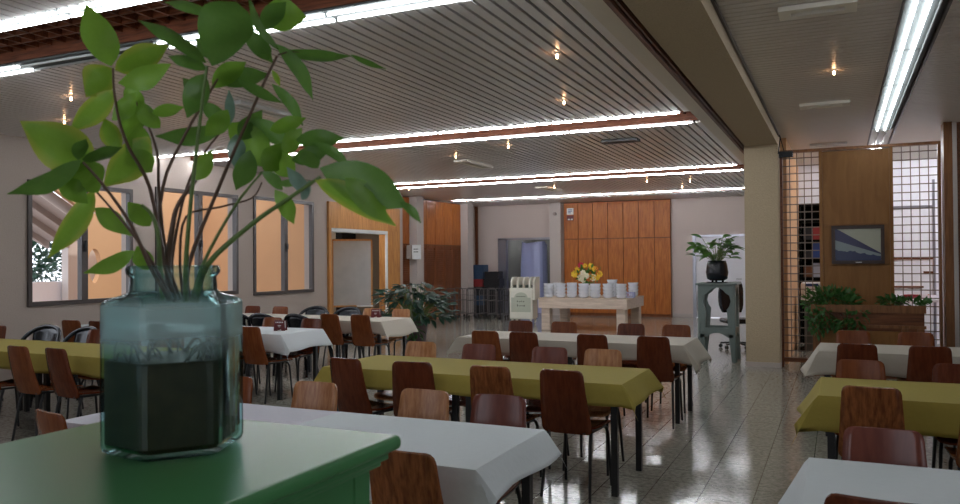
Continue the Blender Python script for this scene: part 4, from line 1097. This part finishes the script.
# back room contents behind the grilles
t = empty('shelf_unit', (-.25, 15.9, 0), 0, 'dark shelf unit with red items seen through the left grille', 'shelf')
mb = MB().box(-.42, -.39, -.2, .2, 0, 2.6).box(.6, .63, -.2, .2, 0, 2.6).box(-.389, .599, .18, .2, 0, 2.6)
for z in (.05, .45, .85, 1.2, 1.55, 1.9, 2.25, 2.57): mb.box(-.389, .599, -.2, .179, z, z+.03)
mb.build('carcass', 'void', t)
rd = random.Random(8)
cols_ = [('crate_black', 'black'), ('crate_red', 'red'), ('dark_wood', 'brown'), ('steel', 'grey'), ('crate_black', 'black'), ('trash_blue', 'navy')]
for j, z in enumerate((.88, 1.23, 1.58, 1.93)):
    x = -.6
    for k in range(5):
        w_ = rd.uniform(.12, .18); hh = rd.uniform(.14, .29); mt, cn_ = cols_[(j*2+k) % 6]
        o = bev(MB().box(x, x+w_, 15.76, 15.98, z+.001, z+hh).build('box_file', mt), .004, 1); x += w_+.02
        tag(o, '%s box behind the left grille, %s from left, %s shelf up' % (cn_, ORD[k], ORD[j]), 'box', 'boxes on the dark shelf')
struct('wall_side', MB().box(-.79, -.70, 12.56, 16.4, 0, 3.4), 'peach')
t = empty('counter', (.6, 14.7, 0), 0, 'white service counter seen through the grilles', 'counter')
bev(MB().box(-1.2, 1.1, -.3, .3, .86, .90).build('worktop', 'white_wall', t), .005, 1)
MB().box(-1.15, .35, -.25, .25, 0, .859).build('base', 'dark_room', t)
MB().box(1.0, 1.06, -.25, .25, 0, .859).build('leg', 'trash_blue', t)
t = empty('appliance', (-.42, 14.65, .902), 0, 'white box appliance on the counter behind the left grille', 'appliance')
bev(MB().box(-.18, .22, -.2, .2, 0, .26).build('body', 'white_wall', t), .02)
MB().box(-.1, .1, -.202, -.2005, .2, .25).build('screen', 'trash_blue', t)
for k, (x, mt, cn_) in enumerate(((.85, 'white_wall', 'white'), (1.08, 'tray_red', 'red'), (1.33, 'white_wall', 'white'))):
    t = empty('food_tray', (x, 14.6, .902), 0, '%s tray on the counter behind the right grille, %s from the left' % (cn_, ORD[k]), 'tray', 'trays on the service counter')
    MB().lathe([(.07, 0), (.10, .01), (.125, .07), (.12, .07), (.09, .015), (.0001, .012)], n=4, smooth=False).build('tray', mt, t)
    mb = MB(); rd = random.Random(k)
    for q in range(8): mb.lathe([(.0001, 0), (.02, .012), (.018, .03), (.0001, .04)], (rd.uniform(-.05, .05), rd.uniform(-.05, .05), .02+.01*q % .02), 7)
    mb.build('food', ['fl_whi', 'fl_red', 'fl_ora'][k], t)
t = empty('white_screen', (1.15, 15.7, 0), 0, 'tall white framed glass screen seen through the right grille', 'screen')
MB().box(-.42, .35, -.015, .015, 0.05, 2.45).build('panel', 'white_wall', t)
MB().box(-.45, -.42, -.03, .03, 0, 2.5).box(.35, .39, -.03, .03, 0, 2.95).box(-.419, .349, -.03, .03, 2.451, 2.5).build('frame', 'steel', t)
MB().box(-.419, .349, -.03, -.016, 1.55, 1.58).box(-.419, .2, -.03, -.016, 1.05, 1.08).box(.2, .349, -.032, -.016, 1.3, 1.34).build('bar', 'brown_trim', t)

# notices
def sign(name, loc, rz, w_, h_, label, cat, marks, mat='paper', mm='ink'):
    t = empty(name, loc, rz, label, cat)
    MB().box(-w_/2, w_/2, -.006, 0, -h_/2, h_/2).build('sheet', mat, t)
    mb = MB()
    for a, b_, c, d_ in marks: mb.box(a*w_, b_*w_, -.0085, -.0062, c*h_, d_*h_)
    mb.build('printing', mm, t)
sign('notice', (-7.03, YB-.127, 2.99), 0, .2, .19, 'small white notice with blue print at the top left of the wall cupboard', 'sign', [(-.3, .3, .2, .3), (-.3, .3, -.02, .08), (-.3, .1, -.25, -.15)], mm='trash_blue')
sign('notice', (-7.03, YB-.127, 2.80), 0, .2, .14, 'small dark red notice directly below the white one on the wall cupboard', 'sign', [(-.35, -.05, -.42, -.15), (.1, .4, -.42, -.15)], 'napkin_red', 'paper')
t = empty('wall_phone', (-9.78, 17.18, 1.83), math.radians(20), 'white wall dispenser hanging on the first grey column', 'dispenser')
t.name = 'wall_dispenser'
bev(MB().box(-.02, .20, -.13, -.03, -.20, .17).build('housing', 'white_metal', t), .015)
MB().box(.02, .14, -.134, -.131, -.02, .0).box(.02, .14, -.134, -.131, .05, .07).build('marking', 'ink', t)
MB().box(-.16, -.04, -.12, -.03, -.18, .16).box(-.05, -.02, -.08, -.03, .0, .02).build('bracket', 'ext_grey', t)
t = empty('wall_sensor', (-7.42, YB-.40, 2.92), 0, 'small dark round sensor on the grey column left of the cupboard', 'sensor')
MB().tube([(0, .05, 0), (0, 0, 0)], .05, 12).build('body', 'ext_grey', t)

# ------------------------------------------------------------------ green cabinet in the foreground
GX0, GX1, GY0, GY1, GZ = -1.63, -.875, .70, 1.485, 1.20
t = empty('green_cabinet', ((GX0+GX1)/2, (GY0+GY1)/2, 0), 0, 'green painted wooden cabinet in the foreground under the glass jar', 'cabinet')
hx, hy = (GX1-GX0)/2, (GY1-GY0)/2
bev(MB().box(-hx, hx, -hy, hy, GZ-.032, GZ).build('top_board', 'green_paint', t), .013, 4)
def ringbox(mb, a, b_, z0, z1): return mb.box(-a, a, -b_, b_, z0, z1)
mb = MB(); ringbox(mb, hx-.022, hy-.022, GZ-.052, GZ-.033); ringbox(mb, hx-.034, hy-.034, GZ-.066, GZ-.0525)
bev(mb.build('cornice', 'green_paint', t), .005, 2)
bx, by = hx-.052, hy-.052
MB().box(-bx+.02, bx-.012, -by+.02, by-.012, .08, GZ-.067).build('body', 'green_paint', t)
mb = MB()
for y0, y1 in ((-by, -by+.06), (-.03, .03), (by-.06, by)): mb.box(bx-.0119, bx, y0, y1, .0, GZ-.067)
for z0, z1 in ((.08, .16), (GZ-.13, GZ-.068)): mb.box(bx-.0119, bx-.001, -by+.061, -.031, z0, z1).box(bx-.0119, bx-.001, .031, by-.061, z0, z1)
bev(mb.build('side_frame', 'green_paint', t), .003, 1)
mb = MB().box(-bx, -bx+.06, by-.0119, by, 0, GZ-.067).box(bx-.061, bx-.0121, by-.0119, by, 0, GZ-.067).box(-bx+.061, bx-.0611, by-.0119, by-.001, .08, .16).box(-bx+.061, bx-.0611, by-.0119, by-.001, GZ-.14, GZ-.068)
mb.build('back_frame', 'green_paint', t)
for s_ in (-1, 1):
    dr = bev(MB().box(-.30 if s_ < 0 else .004, -.004 if s_ < 0 else .29, -by-.002, -by+.0195, .1, GZ-.09).build('door', 'green_paint', t), .004)
    MB().lathe([(.008, 0), (.016, .012), (.0001, .02)], (s_*.03, -by-.02, .65), 10).build('knob', 'chrome', dr)

# ------------------------------------------------------------------ glass jar with plant cuttings
JC = Vector((-1.254, 1.199, GZ+.0012))
j = empty('glass_jar', JC, 0, 'large teal hexagonal glass jar half full of dark murky water on the green cabinet', 'jar')
A0 = math.atan2(1.09-1.203, -1.33+1.242)
NJ = 72
def hexr(th, R_, t_):   # radius in direction th of a rounded hexagon blended with a circle (t_=1 circle)
    a = (th-A0) % (PI/3)-PI/6
    hx_ = math.cos(PI/6)/math.cos(a)
    hx_ = hx_-.05*max(0, (abs(a)-.44)/.0836)**2*.8
    return R_*(hx_*(1-t_)+.93*t_)
def ring(z, R_, t_): return [(hexr(2*PI*k/NJ, R_, t_)*math.cos(2*PI*k/NJ), hexr(2*PI*k/NJ, R_, t_)*math.sin(2*PI*k/NJ), z) for k in range(NJ)]
prof_o = [(0, .130, 0), (.006, .139, 0), (.015, .1425, 0), (.296, .1425, 0), (.302, .1395, .02), (.308, .128, .2), (.314, .108, .7), (.319, .097, 1), (.324, .0925, 1), (.350, .0905, 1), (.354, .094, 1), (.359, .0985, 1), (.367, .0995, 1), (.374, .096, 1)]
prof_i = [(.3745, .090, 1), (.368, .086, 1), (.322, .087, 1), (.314, .098, .75), (.303, .122, .25), (.296, .1335, .02), (.290, .1355, 0), (.02, .1355, 0), (.012, .130, 0)]
vs = []; 
for z, R_, t_ in prof_o+prof_i: vs += ring(z, R_, t_)
fs = []; m_ = len(prof_o+prof_i)
for i in range(m_-1):
    for k in range(NJ): fs.append((i*NJ+k, i*NJ+(k+1) % NJ, (i+1)*NJ+(k+1) % NJ, (i+1)*NJ+k))
fs.append(tuple(reversed(range(NJ)))); fs.append(tuple((m_-1)*NJ+k for k in range(NJ)))
mb = MB().add(vs, fs, True); g = mb.build('glass_body', 'glass', j); g.data.set_sharp_from_angle(angle=.35)
# murky water
vs = ring(.0125, .129, 0)+ring(.0215, .1343, 0)+ring(.182, .1343, 0)+ring(.186, .131, 0)
fs = [(i*NJ+k, i*NJ+(k+1) % NJ, (i+1)*NJ+(k+1) % NJ, (i+1)*NJ+k) for i in range(3) for k in range(NJ)]
fs.append(tuple(reversed(range(NJ)))); fs.append(tuple(3*NJ+k for k in range(NJ)))
MB().add(vs, fs, False).build('murky_water', 'murk', j)
# curling roots above the water
rd = random.Random(12); mb = MB()
for k in range(26):
    a = rd.uniform(0, 2*PI); R1 = rd.uniform(.05, .115); R2 = rd.uniform(.02, .05); a2 = a+rd.uniform(-.8, .8)
    pts = []
    for q in range(9):
        s_ = q/8; rr = R1; 
        pts.append((rr*math.cos(a+(a2-a)*s_*1.5), rr*math.sin(a+(a2-a)*s_*1.5), .184+R2*math.sin(PI*s_)))
    mb.tube(pts, .0022, 5)
mb.build('roots', 'root', j)

# plant: points are given in the vertical plane through the jar and then spread in depth
fwh = Vector((FW.x, FW.y, 0)).normalized()
D0 = (JC-Vector((0, 0, CAMH))).dot(FW)
def at(px, py, dd=0.0):
    D = D0+dd
    return Vector((0, 0, CAMH))+D*(FW+RT*((px-480)/FPX)-UP*((py-252)/FPX))
pl = empty('pothos_cutting', (JC.x, JC.y, GZ+.19), 0, 'tall green climbing-plant cuttings with broad leaves growing out of the glass jar', 'plant')
pl.name = 'leafy_cuttings'
PO = Vector(pl.location)
stems = [  # (pixel path with depth offsets), radius
 ([(176, 300, 0), (165, 266, .0), (150, 188, .02), (129, 148, .03), (119, 120, .04), (114, 90, .05), (113, 68, .05)], .0036, 'stem'),
 ([(180, 300, .02), (166, 255, .03), (159, 190, .05), (158, 158, .06), (150, 130, .06), (135, 100, .07)], .0034, 'stem'),
 ([(170, 300, -.03), (150, 266, -.05), (131, 225, -.08), (105, 187, -.11), (83, 162, -.13)], .0036, 'stem'),
 ([(172, 300, -.02), (152, 262, -.04), (128, 228, -.05), (95, 190, -.06)], .0030, 'stem'),
 ([(186, 302, 0), (186, 262, -.01), (191, 200, -.03), (200, 120, -.05), (207, 66, -.07)], .0044, 'stem_green'),
 ([(176, 302, .03), (159, 262, .04), (163, 187, .05), (185, 135, .05), (211, 90, .04), (228, 62, .03)], .0036, 'stem'),
 ([(190, 302, .02), (189, 264, .03), (221, 182, .05), (260, 92, .07), (277, 56, .08)], .0040, 'stem'),
 ([(178, 302, .05), (172, 262, .06), (186, 190, .08), (205, 152, .08), (228, 124, .08)], .0030, 'stem'),
 ([(195, 302, -.02), (208, 264, -.03), (252, 224, -.06), (288, 199, -.09), (320, 177, -.12)], .0052, 'stem_green'),
 ([(192, 302, .0), (204, 262, .0), (235, 206, -.01), (262, 172, -.02)], .0034, 'stem_green'),
 ([(184, 300, .04), (180, 262, .05), (186, 217, .06), (220, 207, .08), (252, 198, .09), (262, 182, .09)], .0026, 'stem'),
 ([(170, 300, .0), (168, 262, .01), (172, 230, .0), (178, 205, .0), (196, 180, .0)], .0058, 'stem'),
 ([(164, 300, -.02), (160, 268, -.02), (158, 235, -.02), (152, 215, -.02), (142, 205, -.02)], .0048, 'stem_green'),
 ([(278, 55, .08), (288, 52, .08), (300, 52, .08)], .0016, 'stem'),
]
for path, r, mt in stems:
    P_ = [at(*p)-PO for p in path]
    # smooth the path
    Q = []
    for i in range(len(P_)-1):
        p0 = P_[max(i-1, 0)]; p1 = P_[i]; p2 = P_[i+1]; p3 = P_[min(i+2, len(P_)-1)]
        for q in range(4):
            s_ = q/4; Q.append(.5*((2*p1)+(p2-p0)*s_+(2*p0-5*p1+4*p2-p3)*s_*s_+(3*p1-p0-3*p2+p3)*s_**3))
    Q.append(P_[-1])
    MB().tube(Q, [r*(1.45-.85*(i/len(Q))**.7) for i in range(len(Q))], 8).build('stem', mt, pl)
leaves = [  # base px, tip px, width px, material, depth base, depth tip, roll
 ((111, 66), (86, 4), 32, 'a', .05, .07, .3), ((112, 68), (86, 97), 30, 'y', .05, .02, -.4), ((115, 70), (169, 45), 27, 'y', .05, .09, .5),
 ((118, 83), (171, 64), 22, 'a', .05, .02, -.5), ((114, 90), (69, 132), 24, 'y', .05, .01, .2), ((126, 86), (144, 115), 18, 'a', .07, .09, .4),
 ((138, 105), (128, 140), 22, 'a', .07, .1, -.3), ((149, 137), (103, 187), 34, 'y', .06, .02, .3), ((140, 125), (136, 172), 22, 'a', .06, .1, -.5),
 ((96, 166), (20, 121), 48, 'y', -.10, -.16, .1), ((81, 160), (7, 194), 20, 'b', -.13, -.20, .7), ((82, 160), (123, 147), 13, 'b', -.13, -.09, .9),
 ((78, 160), (86, 139), 14, 'b', -.13, -.15, .5), ((75, 163), (98, 193), 38, 'a', -.12, -.08, .2), ((94, 190), (48, 258), 23, 'y', -.06, -.12, .3),
 ((95, 208), (132, 236), 19, 'a', -.05, -.01, -.3), ((134, 251), (84, 273), 17, 'a', -.06, -.10, .5), ((150, 226), (128, 202), 20, 'a', .0, .04, .2), ((148, 270), (137, 246), 19, 'a', .02, .05, .2),
 ((212, 66), (236, 2), 52, 'b', -.08, -.16, .1), ((206, 63), (138, 20), 15, 'b', -.07, -.02, .8), ((206, 70), (168, 56), 13, 'b', -.07, -.03, .7),
 ((204, 74), (187, 118), 25, 'b', -.06, -.02, .2), ((217, 80), (270, 74), 20, 'b', .04, .08, .6), ((238, 80), (283, 103), 11, 'b', .04, .07, .6),
 ((212, 16), (165, 2), 11, 'b', -.10, -.05, .6), ((262, 14), (307, 17), 32, 'a', .1, .14, .3), ((279, 50), (248, -6), 9, 'b', .08, .02, .9), ((246, 30), (273, 63), 18, 'b', .06, .10, .3),
 ((276, 44), (313, 100), 15, 'b', .08, .04, .6), ((285, 52), (351, 56), 12, 'b', .08, .11, .7), ((351, 55), (386, 69), 6, 'b', .11, .13, .6), ((272, 84), (303, 126), 12, 'b', .07, .04, .5),
 ((272, 70), (280, 86), 6, 'y', .07, .06, .2),
 ((222, 129), (155, 136), 19, 'b', .08, .03, .5), ((203, 103), (229, 127), 16, 'b', .05, .08, .4), ((230, 124), (229, 90), 10, 'g', .08, .10, .3), ((228, 123), (270, 168), 34, 'a', .08, .05, .3),
 ((243, 122), (292, 146), 20, 'b', .08, .03, .4), ((152, 113), (184, 107), 13, 'a', .06, .08, .4), ((236, 134), (238, 172), 18, 'g', .08, .10, .2), ((264, 171), (284, 143), 24, 'a', -.02, .02, .2),
 ((262, 172), (283, 190), 12, 'b', -.02, -.05, .4), ((296, 140), (344, 138), 20, 'b', -.04, .0, .3), ((283, 152), (302, 128), 18, 'a', -.02, .02, .3), ((312, 143), (351, 169), 11, 'b', -.04, -.08, .6),
 ((320, 168), (408, 207), 42, 'b', -.12, -.20, .2), ((315, 180), (396, 226), 26, 'y', -.12, -.16, .3), ((400, 202), (421, 223), 9, 'b', -.19, -.21, .5), ((275, 190), (294, 224), 17, 'a', -.07, -.10, .3),
 ((308, 196), (287, 167), 14, 'g', -.10, -.06, .3), ((302, 200), (310, 180), 10, 'g', -.10, -.08, .6), ((297, 184), (278, 183), 8, 'b', -.09, -.06, .4), ((318, 168), (300, 150), 16, 'b', -.11, -.08, .4),
 ((268, 60), (252, 34), 18, 'b', .08, .12, .2),
 ((120, 150), (104, 118), 20, 'y', .04, .0, .3), ((112, 120), (136, 92), 18, 'a', .05, .02, -.4), ((131, 150), (152, 172), 20, 'a', .06, .02, .3), ((160, 128), (138, 100), 18, 'a', .06, .03, .5),
 ((205, 100), (183, 78), 16, 'b', -.04, .0, .4), ((212, 88), (246, 62), 20, 'a', .04, .0, .3), ((228, 110), (205, 136), 20, 'a', .05, .02, .3), ((250, 150), (236, 190), 22, 'b', .04, .0, .3),
 ((262, 150), (296, 176), 24, 'a', .02, -.04, .2), ((240, 140), (262, 110), 20, 'b', .07, .1, -.3), ((270, 130), (306, 118), 16, 'a', .0, .03, .5), ((292, 160), (330, 150), 18, 'b', -.06, -.02, .4),
 ((345, 178), (388, 222), 26, 'a', -.14, -.18, .2), ((262, 30), (286, 2), 20, 'b', .1, .06, .3), ((222, 60), (196, 38), 20, 'b', .0, .04, .4),
 ((196, 180), (212, 150), 18, 'a', .0, .03, .3), ((60, 178), (88, 204), 22, 'a', -.12, -.09, .2),
]
for (b0, t0, wpx, mt, d0, d1, roll) in leaves:
    B = at(b0[0], b0[1], d0)-PO; T = at(t0[0], t0[1], d1)-PO
    ax_ = (T-B).normalized(); view = (B+PO-Vector((0, 0, CAMH))).normalized()
    sd = ax_.cross(view).normalized()
    R3 = Matrix.Rotation(roll, 3, ax_)
    mb = MB(); wd = wpx*(D0+(d0+d1)/2)/FPX/math.cos(min(roll, .9))*1.03
    leaf_into(mb, B, T, wd, R3 @ sd, None, sag=.16 if d1 < d0 else -.12, fold=.22, n=10, edgek=1.0 if mt == 'y' else .35, blunt=(1 if wpx < 50 else .3), wav=.13)
    mb.build('leaf', {'a': 'leaf_a', 'b': 'leaf_b', 'y': 'leaf_y', 'g': 'leaf_g'}[mt], pl, False)
